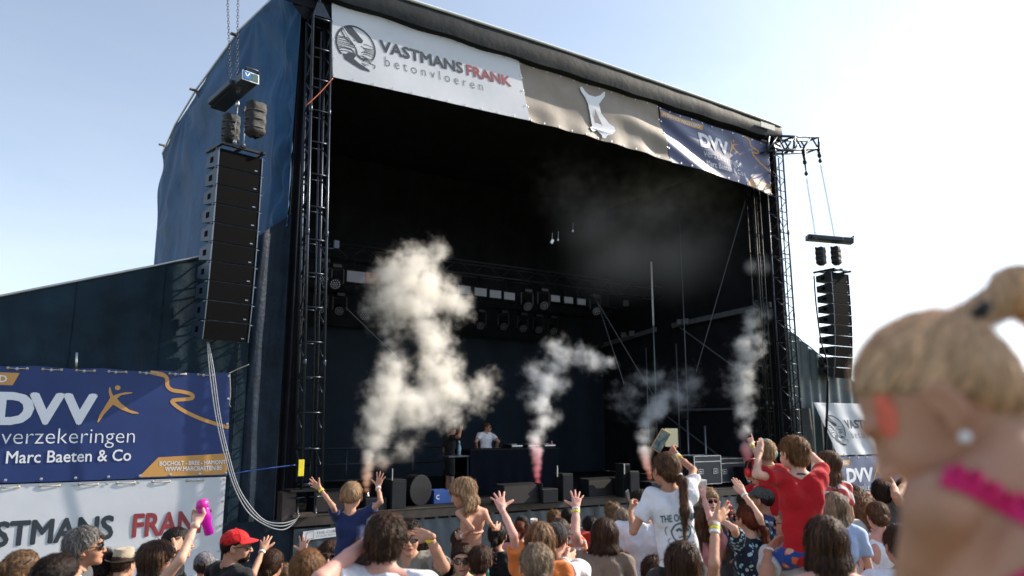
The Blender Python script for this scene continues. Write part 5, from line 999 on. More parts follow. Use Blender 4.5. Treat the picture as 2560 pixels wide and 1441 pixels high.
        for sd_, sg in (('L', -1), ('R', 1)):
            sh, el = J[sd_][0], J[sd_][1]; ar = sl*s
            if ty == 'tank': T += [cap(B(sg*.075,-.03,-.10), B(sg*.085,.0,.0), .038*s, .024*s, .02), cap(B(sg*.085,.0,.0), B(sg*.08,.06,-.12), .024*s, .03*s, .02)]; continue
            tt = .62 if ty != 'blouse' else .8; se_ = sh*(1-tt)+el*tt; T += [cap(B(sg*.035,-.01,-.008), sh, .058*s*sl, .066*ar, .04), cap(sh, se_+U(el-sh)*.05, .067*ar, .070*ar, .03)]
            T.append(lplane(se_, U(el-sh), se_+U(el-sh)*.07*s, .13*s))
        if ty == 'dress': T += [cap(B(0,0,-.5), B(0,0,-.95), .17*s, .26*s, .06)]
        T.append(lplane(B(0,.0,.02 if ty != 'tank' else -.015), up_, B(0,0,.075), .085*s)); 
        if ty != 'dress': T.append(plane(B(0,0,-.60), -up_))
        V, Q = nets(*field(T, cvx, fold)); mp = MP(); mp.add(V, Q, 0); mp.build({'dress': 'dress', 'tank': 'tank_top', 'blouse': 'blouse'}.get(ty, 'shirt'), [tm], root, org)
        if ty == 'tee' and len(top) > 2:                # collar ring in another colour
            q = MB(); q.tube([B(.062*math.cos(t)*sl, .058*math.sin(t)*sl-.003, .006-.022*math.sin(t)) for t in np.linspace(0, 6.283, 17)], .008*s, 6); mp = MP(); mp.addmb(q); mp.build('collar', [top[2]], root, org)
    if ty == 'bikini':
        q = MB()
        q.tube([B((.158*sl)*math.cos(t), .004+.110*sl*math.sin(t), -.235+.01*math.sin(t)) for t in np.linspace(0, 6.283, 25)], .010*s, 6)
        for sx in (-1, 1): q.tube([B(sx*.06,.10,-.16), B(sx*.05,.055,-.02), B(sx*.02,-.045,.02)], .005*s, 5); q.lathe([(.002,.02),(.045*s,.0),(.05*s,-.012)], B(sx*.055,.088*sl,-.19), fw_, 12)
        mp = MP(); mp.addmb(q); mp.build('bikini_top', [tm], root, org)
    bt, bm_ = bottom[0], bottom[1]
    if bm_ is not None and build_legs:
        tt = {'trousers': 1.9, 'shorts': .8, 'brief': .16, 'skirt': .9}[bt]; T = [ell(B(0,-.004,-.51), np.array((.165*sl*(1.06 if kind == 'female' else 1),.122*sl,.095))*s, Rb, k=.04)]
        for hp, kn, an, toe in LG:
            if tt <= 1: e_ = hp+(kn-hp)*tt; T.append(cap(hp, e_, .094*s*sl, .082*s*sl if bt != 'brief' else .09*s*sl, .03))
            else: T += [cap(hp, kn, .094*s*sl, .070*s*sl, .03), cap(kn, kn+(an-kn)*.9, .068*s*sl, .052*s*sl, .02)]
        V, Q = nets(*field(T, .02 if seat is None else cvx, fold)); mp = MP(); mp.add(V, Q, 0); mp.build({'brief': 'bikini_bottom'}.get(bt, bt), [bm_], root, org)
        if seat is None:
            q = MB(); mp = MP()
            for hp, kn, an, toe in LG: mp.addmb(MB().tube([an-np.array([0,0,.025]), toe, toe+fw_*.03], [.045, .040, .02], 8))
            mp.build('shoes', [mat('shoe', (.25,.25,.26), .6)], root, org)
    # hair and things on the head
    L_ = lambda x, y, z_: hc+Rh@(np.array([x, y, z_])*hs)
    if hair[0] != 'bald':
        ho, tq = make_hair(root, org, hc, Rh, hs, hair[0], hair[1], sd0, None, fine=1.8 if fine else (1.15 if zd < 4 else 1.0 if zd < 7 else .6), **(hairkw or {}))
        if tq is not None: mp = MP(); mp.addmb(tq); mp.build('hair_tie', [{e[0]: e[1] for e in extras if len(e) > 1}.get('tie', mat('tie_black', (.01,.01,.01), .7))], root, org)
    for ex in extras:
        k, v = ex[0], (ex[1] if len(ex) > 1 else None)
        if k == 'sunglasses':
            up = v == 'up'; mp = MP(); dz = .085 if up else .006; dy = -.055 if up else 0; q = MB()
            for sx in (-1, 1): q.add([L_(sx*(.033+.0275*math.cos(t)), .106+dy-.012*abs(.033+.0275*math.cos(t))/.06, dz+.022*math.sin(t)-(.003 if math.sin(t) < 0 else 0)) for t in np.linspace(0, 6.283, 17)[:-1]], [tuple(range(16)) if sx > 0 else tuple(range(16))])
            mp.addmb(q, 0); q = MB()
            for sx in (-1, 1): q.tube([L_(sx*(.033+.028*math.cos(t)), .106+dy-.012*abs(.033+.028*math.cos(t))/.06, dz+.0225*math.sin(t)) for t in np.linspace(0, 6.283, 17)], .0028*hs, 5); q.tube([L_(sx*.060, .094+dy, dz+.006), L_(sx*.079, .06+dy, dz+.006), L_(sx*.083, -.01+dy, dz+(.0 if not up else -.02))], .003*hs, 5)
            q.tube([L_(-.008,.107+dy,dz+.004), L_(.008,.107+dy,dz+.004)], .003*hs, 5); mp.addmb(q, 1); mp.build('sunglasses', [lensm, framem if v in (None, 'up') else v], root, org)
        if k in ('cap', 'backcap'):
            fwd_ = 1 if k == 'cap' else -1; tl_ = .10 if k == 'cap' else -.05
            P = [ell(L_(0,-.010,.040), np.array((.088,.108,.092))*hs, Rh, k=.01), plane(L_(0,0,.036), -(Rh@U([0, -.16*fwd_-.10, 1])))]
            V, Q = nets(*field(P, .0075)); mp = MP(); mp.add(V, Q, 0)
            q = MB()
            def br(u, v_): a = (u-.5)*2.3; r_ = .100+.072*v_*math.cos(a*.85)**.7; return L_(r_*math.sin(a)*.83, fwd_*(r_*math.cos(a))*.98-.008, .042+.012*fwd_+.014*math.cos(a*1.3)-.020*v_)
            q.grid(br, 18, 5); q.grid(lambda u, v_: np.array(br(1-u, v_))-Rh[:,2]*.004*hs, 18, 5); mp.addmb(q, 0); mp.addmb(ball(L_(0,-.01,.134), .008*hs, 6), 0)
            for a in range(6): 
                t = a*math.pi/3+.5; q = MB(); q.tube([L_(.089*math.sin(e)*math.cos(t), -.010+.109*math.sin(e)*math.sin(t), .040+.093*math.cos(e)) for e in np.linspace(.05, 1.45, 8)], .0016, 4, caps=False); mp.addmb(q, 0)
            mp.build('cap', [v], root, org)
        if k == 'hat':
            mp = MP(); q = MB()
            def br2(u, v_): a = u*6.283; r_ = .088+.052*v_; return L_(r_*math.cos(a)*.92, r_*math.sin(a)*1.12-.01, .045+.010*math.cos(2*a)*v_-.012*v_*math.sin(a)+.012*v_*v_)
            q.grid(br2, 32, 4); q.grid(lambda u, v_: np.array(br2(1-u, v_))-Rh[:,2]*.004, 32, 4)
            def cr2(u, v_): a = u*6.283; r_ = .088*(1-.14*v_)*(1 if v_ < .85 else (1-v_)/.15*.6+.4*(v_ < 1)+0.0); pz = .045+.115*min(v_, .88)-(.020*(v_-.85)/.15 if v_ > .85 else 0); return L_(r_*math.cos(a)*.94*(1-.12*v_*max(0, math.sin(a))), r_*math.sin(a)*1.1-.01, pz)
            q.grid(cr2, 32, 14); mp.addmb(q, 0); q = MB(); q.grid(lambda u, v_: np.array(cr2(u, .02+.17*v_))+U(np.array(cr2(u, .1))-L_(0,-.01,.055))*.003, 32, 2); mp.addmb(q, 1); mp.build('hat', [v, mat('hat_band', (.012,.012,.02), .7)], root, org)
        if k == 'headphones':
            mp = MP(); q = MB(); q.tube([L_(.094*math.cos(t), -.005, .01+.125*math.sin(t)) for t in np.linspace(.05, 3.09, 15)], .009*hs, 6)
            for sx in (-1, 1): q.lathe([(.02,-.01),(.040,-.008),(.042,.012),(.030,.026)], L_(sx*.078,-.005,-.005), Rh[:,0]*sx, 14)
            mp.addmb(q); mp.build('ear_defenders', [v], root, org)
        if k == 'band':
            sd_, m_ = v[0], v[1]; sh, el, wr, hd, *_ = J[sd_]; band(root, org, wr, U(wr-el), .030*s*(sl if kind != 'male' else 1.0)*(.92 if kind != 'male' else 1), m_, off=v[2] if len(v) > 2 else .022)
        if k == 'earring': mp = MP(); mp.addmb(ball(L_(v*.083,.004,-.045), .008*hs, 8)); mp.build('earring', [mat('pearl', (.8,.8,.8), .1, spec=1)], root, org)
        if k == 'strap':
            q = MB(); q.tube([B(*p_) for p_ in v[0]], v[1], 6); mp = MP(); mp.addmb(q); mp.build('bag_strap' if len(v) < 4 else v[3], [v[2]], root, org)
        if k == 'beard':
            P = [ell(L_(0,.050,-.075), np.array((.050,.052,.038))*hs, Rh, k=.02), ell(L_(0,.088,-.052), np.array((.034,.020,.022))*hs, Rh, k=.01), ell(L_(0,.097,-.060), np.array((.022,.016,.009))*hs, Rh, k=.005, op=-1)]
            V, Q = nets(*field(P, .006)); mp = MP(); mp.add(V, Q, 0, .6+.4*np.random.rand(len(V))); mp.build('beard', [hairm(hair[1])], root, org, shade=True)
    return dict(root=root, J=J, B=B, Rb=Rb, Rh=Rh, hc=hc, L=L_, s=s, hs=hs, org=org, zd=zd)
# ================================================================== the crowd
C_ = dict(navy=(.018,.030,.095), black=(.012,.013,.015), white=(.72,.72,.76), red=(.42,.010,.016), grey=(.45,.46,.48), olive=(.22,.22,.19), taupe=(.19,.15,.12), lblue=(.35,.45,.65), blue=(.03,.10,.42), orange=(.62,.17,.04), teal=(.05,.28,.20), yellow=(.75,.45,.03), dgrey=(.08,.085,.09), pink=(.60,.25,.25), denim=(.06,.09,.18), beige=(.42,.36,.28))
ct = lambda k, **kw: cloth(k, C_[k], **kw)
floral = pattern('floral', (.010,.018,.035), (.30,.50,.58), 26, 'floral', (.55,.60,.50)); leop = pattern('leopard', (.16,.10,.09), (.015,.01,.012), 34, 'leopard', (.20,.13,.11))
strp = pattern('stripes_pink', (.62,.52,.52), (.45,.07,.06), 5, 'stripe'); ostr = pattern('stripes_orange', (.62,.16,.04), (.55,.50,.50), 6, 'stripe'); trop = pattern('tropical', (.015,.06,.25), (.65,.12,.03), 16, 'floral', (.6,.6,.6)); dots = pattern('dots_pink', (.62,.36,.30), (.62,.36,.30), 30, 'floral', (.02,.02,.05))
D = ('trousers', ct('denim')); DS = ('shorts', ct('denim'))
P_ = {}
def A(k, *a, **kw): P_[k] = person(*a, **kw); return P_[k]
tiep = mat('tie_purple', (.22,.05,.30), .6); capred = cloth('cap_red', (.60,.012,.015), rough=.7); capgrey = cloth('cap_grey', (.16,.155,.17)); capblk = cloth('cap_black', (.02,.021,.023)); capol = cloth('cap_olive', (.075,.085,.075)); straw = cloth('straw', (.62,.52,.38), bscale=220)
# --- left side
A('w1', 'blond woman seen from behind with blue sunglasses pushed up on her hair', (55,1433), 85, 15, .185, 'female', .95, hair=('bun','dblonde'), top=('tee', ct('dgrey')), bottom=D, extras=[('sunglasses','up')], sk='mid', hairkw=dict(tie=(-.02,-.105,.045)))
A('w2', 'dark haired woman with a purple hair tie at the bottom left corner', (143,1455), 105, 28, .185, 'female', .95, hair=('ponytail','dark'), top=('tee', ct('dgrey')), bottom=D, extras=[('tie', tiep)], hairkw=dict(tie=(0,-.112,.035), length=.24))
A('m3', 'tall grey haired man in sunglasses looking right in front of the white banner', (212,1372), 90, 66, .215, 'male', 1.0, hair=('thick','grey'), top=('tee', ct('dgrey')), bottom=D, extras=[('sunglasses',)], sk='tan', pitch=-4)
A('m4', 'man with short dark curly hair between grey haired man and straw hat', (258,1424), 60, 40, .19, 'male', .97, hair=('curly','dark'), top=('tee', ct('navy')), bottom=D, extras=[('earring', 1)], sk='pink')
A('m5', 'man wearing a cream straw hat with a black band', (309,1414), 52, 12, .165, 'male', .97, hair=('crop','brown'), top=('tee', ct('grey')), bottom=D, extras=[('hat', straw)], sk='mid')
A('w6', 'long haired brunette in sunglasses lifting a magenta bottle', (393,1405), 88, 58, .205, 'female', .95, hair=('long','brown'), top=('tank', ct('black')), bottom=D, extras=[('sunglasses',), ('band', ('R', WHT))], arms={'R': dict(e=(452,1398), w=(491,1306), t=(502,1262), pose='grip', th='r')}, sk='fair', hairkw=dict(length=.33))
A('m7', 'short haired man in black tee clasping the raised arm of the brunette', (443,1361), 44, 55, .18, 'male', .98, z=5.6, hair=('crop','dark'), top=('tee', ct('black')), bottom=D, extras=[('band', ('R', WHT))], arms={'R': dict(e=(405,1415), w=(432,1372), t=(474,1346), pose='grip', th='u')}, sk='mid')
A('b8', 'boy with a grey cap turned backwards and bright blue shirt', (511,1417), 48, 0, .165, 'child', .9, .8, hair=('crop','brown'), top=('tee', ct('blue')), bottom=DS, extras=[('cap', capgrey)], sk='mid')
A('m9', 'bearded man in a red cap and sunglasses facing right', (590,1369), 71, 78, .2, 'male', 1.0, hair=('crop','dark'), top=('tee', ct('black')), bottom=D, extras=[('cap', capred), ('sunglasses',), ('beard',)], sk='mid', body_face=40)
A('w11', 'brunette with a low messy bun raising one hand right of the red cap', (680,1414), 56, 5, .17, 'female', .95, hair=('bun','brown'), top=('tee', ct('dgrey')), bottom=D, extras=[('band', ('L', WHT))], arms={'L': dict(e=(632,1436), w=(657,1376), t=(668,1332), pose='open', th='r')}, sk='mid', hairkw=dict(tie=(0,-.105,-.035)))
A('k12', 'small blond child in a yellow shirt at the lower edge beside the bun', (712,1437), 36, 10, .16, 'child', .84, .7, hair=('short','dblonde'), top=('tee', ct('yellow')), bottom=DS)
A('k13', 'half hidden person holding an open hand up against the rental sign', (785,1412), 50, 0, .165, 'child', .9, .85, z=6.1, hair=('short','brown'), top=('tee', ct('grey')), bottom=DS, extras=[('band', ('R', WHT))], arms={'R': dict(e=(775,1428), w=(757,1382), t=(763,1325), pose='wide', th='l', hand=1.15)}, sk='fair')
A('m14', 'man with cropped gingery hair seen from behind below the rental sign', (769,1434), 88, 14, .175, 'male', 1.0, hair=('crop','ginger'), top=('tee', ct('white')), bottom=D, sk='pink')
A('w15', 'smiling woman in large dark sunglasses turned towards the camera', (822,1392), 52, 168, .165, 'female', .95, hair=('long','brown'), top=('tank', ct('black')), bottom=D, extras=[('sunglasses',)], sk='fair', roll=-8)
A('k16', 'boy in a navy tee on shoulders with both arms in the air', (879,1243), 51, 0, .165, 'child', .9, .77, z=5.55, hair=('crop','blonde'), top=('tee', ct('navy')), bottom=('shorts', ct('denim')), seat=1, arms={'L': dict(e=(832,1266), w=(799,1221), t=(768,1199), pose='wide', th='u'), 'R': dict(e=(952,1255), w=(945,1217), t=(956,1172), pose='wide', th='l')}, extras=[('band', ('L', YEL)), ('band', ('R', WHT))], sk='mid')
A('m16c', 'man carrying the boy in navy, mostly hidden behind the brown haired man', (905,1395), 50, 0, .17, 'male', 1.0, z=5.35, hair=('short','brown'), top=('tee', ct('denim')), bottom=D, arms={'L': 'hold', 'R': 'hold'})
A('m17', 'brown haired man in the centre shading his face, seen from behind', (965,1358), 103, 0, .188, 'male', 1.0, hair=('thick','brown'), top=('tee', ct('white')), bottom=D, arms={'L': dict(e=(800,1450), w=(925,1347), t=(985,1330), pose='flat', th='u', se=-1, wz=.10)}, sk='pink')
A('m18', 'man in sunglasses facing the camera and shading his eyes with a yellow banded arm', (1022,1346), 66, 172, .165, 'male', 1.0, z=5.1, hair=('short','dark'), top=('tee', ct('olive')), bottom=D, extras=[('sunglasses',), ('band', ('L', YEL))], arms={'L': dict(e=(1109,1418), w=(1072,1340), t=(1026,1330), pose='flat', th='d', se=-1, sw=-1)}, sk='mid')
A('k19', 'curly haired child looking left between the saluting man and bikini girl', (1058,1388), 42, -140, .165, 'child', .9, .8, z=6.4, hair=('curly','brown'), top=('tee', ct('white')), bottom=DS, sk='pink')
A('k20', 'laughing girl in bikini sitting on shoulders with wind blown hair', (1158,1234), 62, -82, .2, 'child', .9, .80, z=5.75, pitch=22, body_face=-24, hair=('bob','blonde'), top=('bikini', dots), bottom=('brief', dots), seat=1, arms={'L': dict(e=(1181,1322), w=(1153,1343), t=(1128,1338), pose='relaxed', th='u', up=False), 'R': dict(e=(1224,1308), w=(1238,1322), t=(1260,1314), pose='relaxed', th='u', up=False)}, extras=[('band', ('L', WHT))], sk='mid', slim=.9, hairkw=dict(length=.155))
A('w21', 'woman with brown ponytail and green top carrying the bikini girl', (1152,1362), 50, -20, .17, 'female', .95, z=6.0, hair=('ponytail','brown'), top=('tee', ct('teal')), bottom=D, arms={'L': 'hold', 'R': 'hold'}, hairkw=dict(tie=(-.02,-.105,.02), length=.22))
A('w22', 'woman in round sunglasses facing the camera below the bikini girl', (1156,1401), 48, 178, .155, 'female', .94, z=5.5, hair=('bun','brown'), top=('tank', ct('pink')), bottom=D, extras=[('sunglasses', mat('frame_red', (.12,.02,.015), .3))], sk='fair')
A('k23', 'boy with neat brown hair seen from behind below the bikini girl', (1201,1406), 60, 5, .175, 'child', .93, .85, hair=('short','brown'), top=('tee', ct('blue')), bottom=DS)
A('w24', 'woman in black with a long dark braid down her back', (1243,1343), 44, 8, .17, 'female', .95, z=6.7, hair=('braid','dark'), top=('tee', ct('black')), bottom=D, hairkw=dict(length=.36), extras=[])
A('w26', 'woman with highlighted long hair and orange top stretching one arm up', (1350,1353), 73, 8, .19, 'female', .95, hair=('long','dblonde'), top=('tee', ct('orange')), bottom=D, arms={'L': dict(e=(1284,1338), w=(1254,1271), t=(1240,1222), pose='wide', th='r', hand=1.05)}, sk='pink', hairkw=dict(length=.34))
A('w27', 'blond woman with a small low bun at the lower edge', (1340,1420), 90, -8, .18, 'female', .95, hair=('bun','ash'), top=('tank', ct('white')), bottom=D, sk='fair', hairkw=dict(tie=(.02,-.11,-.035)))
A('m28', 'person in a black cap close to the stage left of the white cup', (1305,1312), 34, 0, .18, 'male', 1.0, hair=('short','black'), top=('tee', ct('black')), bottom=D, extras=[('cap', capblk)])
A('w28b', 'auburn haired girl with a pink hair tie in front of the black cap', (1300,1330), 34, 10, .17, 'female', .9, z=8.3, hair=('ponytail','red'), top=('tee', ct('pink')), bottom=D, extras=[('tie', mat('tie_pink', (.6,.08,.2), .6))], arms={'R': dict(e=(1325,1345), w=(1333,1322), t=(1336,1298), pose='grip', th='l')})
A('m29a', 'person with reddish curls close to the stage', (1386,1303), 36, 0, .19, 'male', 1.0, hair=('curly','ginger'), top=('tee', ct('dgrey')), bottom=D)
A('m29b', 'dark haired person beside the reddish curls near the stage', (1419,1294), 33, 0, .17, 'male', 1.0, hair=('short','dark'), top=('tee', ct('dgrey')), bottom=D)
A('m29c', 'man with buzzed hair and orange striped shirt raising a banded arm', (1400,1333), 54, 10, .168, 'male', 1.0, hair=('buzz','brown'), top=('tee', ostr), bottom=D, extras=[('band', ('R', WHT, .015)), ('band', ('R', YEL, .04))], arms={'R': dict(e=(1438,1338), w=(1440,1270), t=(1443,1222), pose='wide', th='l')}, sk='pink')
A('m29d', 'man in a dark baseball cap beside the blond bun', (1390,1352), 50, 20, .18, 'male', .97, z=5.2, hair=('crop','brown'), top=('tee', ct('white')), bottom=D, extras=[('cap', capblk), ('band', ('R', WHT))], arms={'R': dict(e=(1396,1440), w=(1413,1402), t=(1452,1385), pose='relaxed', th='u', up=False)}, sk='fair')
A('k30', 'black haired boy in a pale blue shirt left of the brown bob', (1476,1320), 42, -5, .175, 'child', .95, .9, hair=('short','black'), top=('tee', ct('lblue')), bottom=DS, sk='tan')
A('w31', 'woman with a smooth brown bob in a taupe blouse', (1512,1340), 64, 5, .185, 'female', .96, hair=('bob','brown'), top=('blouse', ct('taupe')), bottom=D, sk='pink', hairkw=dict(length=.125))
A('m32a', 'person with loose sandy curls close to the stage', (1532,1285), 40, 0, .2, 'male', 1.0, hair=('curly','dblonde'), top=('tee', ct('dgrey')), bottom=D)
A('w32b', 'woman with straight ash blond bob beside the sandy curls', (1556,1303), 44, 0, .185, 'female', .95, hair=('bob','ash'), top=('tee', ct('white')), bottom=D, hairkw=dict(length=.16))
A('m33', 'dark haired man with a broad white tee in front of the stage', (1601,1266), 48, 5, .178, 'male', 1.0, z=6.5, hair=('thick','dark'), top=('tee', ct('white')), bottom=D, sk='tan')
A('k34', 'girl with a ponytail and printed white tee on shoulders filming the stage', (1664,1178), 66, -22, .172, 'child', .92, .93, z=4.68, yaw=0, body_face=6, tilt=-6, hair=('ponytail','lbrown'), top=('tee', ct('white')), bottom=('shorts', ct('black')), seat=1, arms={'L': dict(e=(1583,1330), w=(1578,1278), t=(1574,1240), pose='grip', th='c', se=-1), 'R': dict(e=(1733,1176), w=(1692,1140), t=(1662,1103), pose='grip', th='d', se=1, sw=1)}, extras=[('band', ('R', WHT, .015)), ('band', ('R', YEL, .035)), ('tie', WHT)], sk='tan', hairkw=dict(tie=(.03,-.108,-.02), length=.42))
A('w34c', 'woman carrying the girl in the printed tee, hidden behind long brown hair', (1690,1402), 60, 0, .175, 'female', .97, z=4.62, hair=('long','brown'), top=('tee', ct('pink')), bottom=D, arms={'L': 'hold', 'R': 'hold'})
A('w35a', 'brown haired woman holding up a white cup right of the printed tee', (1752,1304), 44, 5, .18, 'female', .95, z=6.3, hair=('long','lbrown'), top=('tee', ct('pink')), bottom=D, arms={'R': dict(e=(1775,1296), w=(1757,1236), t=(1754,1200), pose='grip', th='l')}, sk='pink')
A('w35b', 'woman in pink sunglasses facing the camera near the white cup', (1772,1254), 36, 165, .17, 'female', .95, z=8.3, hair=('curly','blonde'), top=('tee', ct('white')), bottom=D, extras=[('sunglasses', mat('frame_pink', (.5,.12,.15), .3))], sk='fair')
A('w36', 'woman in black tank with long brown hair raising a hand with red nails', (1705,1412), 90, -8, .19, 'female', .96, hair=('long','brown'), top=('tank', ct('black')), bottom=D, extras=[('band', ('R', WHT, .025)), ('band', ('R', YEL, .045)), ('band', ('R', WHT, .065))], arms={'R': dict(e=(1785,1408), w=(1788,1302), t=(1835,1262), pose='open', th='u', nails=True)}, sk='mid', hairkw=dict(length=.4))
A('w37', 'redhead with floral dress and crossbody strap waving at the stage', (1868,1301), 62, -28, .19, 'female', .96, hair=('ponytail','red'), top=('dress', floral), bottom=('skirt', None), extras=[('sunglasses',), ('band', ('R', WHT)), ('band', ('L', WHT)), ('tie', mat('tie_red', (.1,.02,.01), .7)), ('strap', ([(.12,-.075,-.02),(.06,-.125,-.14),(-.05,-.125,-.30),(-.15,-.09,-.45)], .012, mat('strap_brown', (.25,.10,.06), .6)))], arms={'R': dict(e=(1898,1292), w=(1858,1234), t=(1833,1188), pose='flat', th='l'), 'L': dict(e=(1836,1322), w=(1805,1302), t=(1788,1290), pose='relaxed', th='u')}, sk='fair', hairkw=dict(tie=(.03,-.11,-.03), length=.22))
A('m38', 'bearded man in an olive cap carrying a child in red', (1905,1253), 52, -48, .185, 'male', 1.0, z=6.5, hair=('crop','dark'), top=('tee', ct('navy')), bottom=D, arms={'L': 'hold', 'R': 'hold'}, extras=[('cap', capol), ('beard',), ('earring', 1)], sk='tan')
A('k39', 'blond child in a red tee pointing at the stage from shoulders', (1915,1133), 42, -8, .16, 'child', .88, .88, z=6.6, body_face=5, tilt=-8, hair=('short','blonde'), top=('tee', ct('red'), YEL), bottom=('shorts', ct('beige')), seat=1, arms={'L': dict(e=(1894,1142), w=(1879,1112), t=(1870,1078), pose='point', th='r'), 'R': None}, extras=[('headphones', mat('phones_teal', (.02,.25,.25), .4)), ('band', ('L', WHT, .01)), ('band', ('L', YEL, .03))], sk='mid')
A('k40', 'dark haired child in red wearing red ear defenders', (1884,1180), 36, -28, .16, 'child', .85, .74, z=6.75, hair=('short','dark'), top=('tee', ct('red')), bottom=('shorts', ct('beige')), seat=1, extras=[('headphones', mat('phones_red', (.6,.01,.015), .3))], sk='mid')
A('m40c', 'hidden man carrying the child with red ear defenders', (1868,1262), 48, 0, .17, 'male', 1.0, z=6.8, hair=('short','brown'), top=('tee', ct('dgrey')), bottom=D, arms={'L': 'hold', 'R': 'hold'})
A('k41', 'boy in a red tee with navy collar on shoulders, clapping hand up', (1985,1138), 66, -20, .172, 'child', .92, .93, z=4.66, body_face=2, hair=('short','ginger'), top=('tee', ct('red'), ct('navy')), bottom=('shorts', trop), seat=1, arms={'L': dict(e=(1890,1187), w=(1899,1132), t=(1902,1092), pose='flat', th='f', se=-1), 'R': dict(e=(2051,1160), w=(2012,1122), t=(1970,1096), pose='point', th='u', se=1, sw=1)}, sk='fair')
A('m42', 'man in a pale grey tee carrying the boy in red', (1980,1312), 66, -45, .185, 'male', 1.0, z=4.78, body_face=-5, hair=('buzz','grey'), top=('tee', ct('grey')), bottom=D, extras=[('sunglasses',), ('band', ('L', WHT))], arms={'L': dict(e=(1914,1448), w=(1924,1374), t=(1960,1345), pose='relaxed', th='u', up=False), 'R': 'hold'}, sk='tan')
A('k44', 'girl in a pink striped tee with long brown hair on shoulders', (2070,1164), 50, -28, .18, 'child', .93, .86, z=6.2, tilt=7, body_face=-5, hair=('long','lbrown'), top=('tee', strp), bottom=DS, seat=1, sk='mid', hairkw=dict(length=.36))
A('m44c', 'person in glasses carrying the girl in pink stripes', (2082,1262), 48, -20, .175, 'male', 1.0, z=6.15, hair=('crop','brown'), top=('tee', ct('grey')), bottom=D, arms={'L': 'hold', 'R': 'hold'}, extras=[('sunglasses',)])
A('w45', 'woman with very long windswept brown hair in the right foreground', (2064,1357), 108, 6, .20, 'female', .97, hair=('long','brown'), top=('tank', ct('black')), bottom=D, sk='pink', hairkw=dict(length=.52))
A('w46', 'woman with long ash hair and pale blue top behind the foreground brunette', (2087,1272), 56, 12, .19, 'female', .95, z=5.7, hair=('long','ash'), top=('tee', ct('lblue')), bottom=D, hairkw=dict(length=.32))
A('w47', 'woman with big blond curls and leopard print dress', (2143,1276), 66, 0, .24, 'female', .95, z=6.6, hair=('bigcurl','dblonde'), top=('dress', leop), bottom=('skirt', None), hairkw=dict(length=.22))
A('w48', 'woman with upswept brown hair and bare shoulders beside the big curls', (2194,1293), 48, 5, .17, 'female', .95, z=6.1, hair=('bun','lbrown'), top=('tank', ct('white')), bottom=D, sk='pink', extras=[('earring', 1)])
A('m49a', 'dark haired man in front of the faded navy banner', (2208,1236), 50, 25, .175, 'male', 1.0, hair=('thick','dark'), top=('tee', ct('dgrey')), bottom=D, extras=[('sunglasses',)], arms={'R': dict(e=(2240,1240), w=(2232,1212), t=(2214,1186), pose='point', th='u')})
A('m49b', 'person with short wavy brown hair under the girl in stripes', (2137,1249), 46, 0, .178, 'male', 1.0, z=7.2, hair=('thick','brown'), top=('tee', ct('dgrey')), bottom=D, arms={'R': dict(e=(2180,1265), w=(2178,1243), t=(2168,1222), pose='fist', th='l')})
A('m49c', 'person with dark curls low in front of the faded navy banner', (2204,1263), 46, 0, .2, 'male', .98, z=7.5, hair=('curly','black'), top=('tee', ct('dgrey')), bottom=D)
A('m49d', 'black haired person with a hand raised beside the little girl', (2266,1228), 46, -20, .175, 'male', 1.0, z=7.2, hair=('short','black'), top=('tee', ct('navy')), bottom=D, arms={'L': dict(e=(2245,1240), w=(2262,1208), t=(2272,1180), pose='open', th='r')}, extras=[('sunglasses',)])
A('m49e', 'person far right with one hand stretched up over the banner edge', (2300,1250), 44, 0, .175, 'male', 1.0, z=7.8, hair=('short','brown'), top=('tee', ct('dgrey')), bottom=D, arms={'L': dict(e=(2280,1235), w=(2262,1185), t=(2245,1150), pose='open', th='r')})
A('m49f', 'person in plain white tee low beside the little girl', (2252,1368), 80, 0, .175, 'male', 1.0, hair=('short','brown'), top=('tee', ct('white')), bottom=D)
A('w50', 'woman in sunglasses half hidden behind the redhead', (1826,1303), 40, 30, .175, 'female', .95, z=7.0, hair=('bun','dark'), top=('tee', ct('dgrey')), bottom=D, extras=[('sunglasses',)])
A('k17b', 'curly brown haired child low between the navy tee and the central man', (918,1424), 56, 10, .19, 'child', .9, .8, z=5.0, hair=('curly','brown'), top=('tee', ct('white')), bottom=DS)
A('w51', 'dark haired woman low between the saluting man and the round sunglasses', (1098,1440), 52, -10, .18, 'female', .95, z=5.6, hair=('bob','dark'), top=('tee', ct('teal')), bottom=D, hairkw=dict(length=.14))
A('m52', 'brown haired person low between the bob and the printed tee', (1636,1436), 50, 15, .18, 'male', .97, z=5.6, hair=('thick','brown'), top=('tee', ct('dgrey')), bottom=D)
# --- on the stage
A('dj', 'performer in white tee and sunglasses behind the console', (1218,1070), 21, 105, .2, 'male', 1.0, z=19.75, body_face=150, hair=('short','ginger'), top=('tee', ct('white')), bottom=D, feet=DZ, arms={'L': dict(e=(1246,1104), w=(1240,1121), t=(1252,1124), pose='relaxed', th='d', up=False), 'R': dict(e=(1190,1105), w=(1192,1122), t=(1182,1126), pose='relaxed', th='d', up=False)}, extras=[('sunglasses', mat('frame_blue', (.02,.08,.4), .2))], group='people on the stage', sk='mid')
A('mc', 'man in dark clothes and white shoes at the side table in the smoke', (1128,1078), 19, 60, .18, 'male', 1.0, z=17.7, hair=('short','brown'), top=('tee', ct('black')), bottom=('shorts', ct('black')), feet=DZ, arms={'R': dict(e=(1147,1092), w=(1152,1074), t=(1160,1064), pose='point', th='u')}, group='people on the stage', sk='tan')
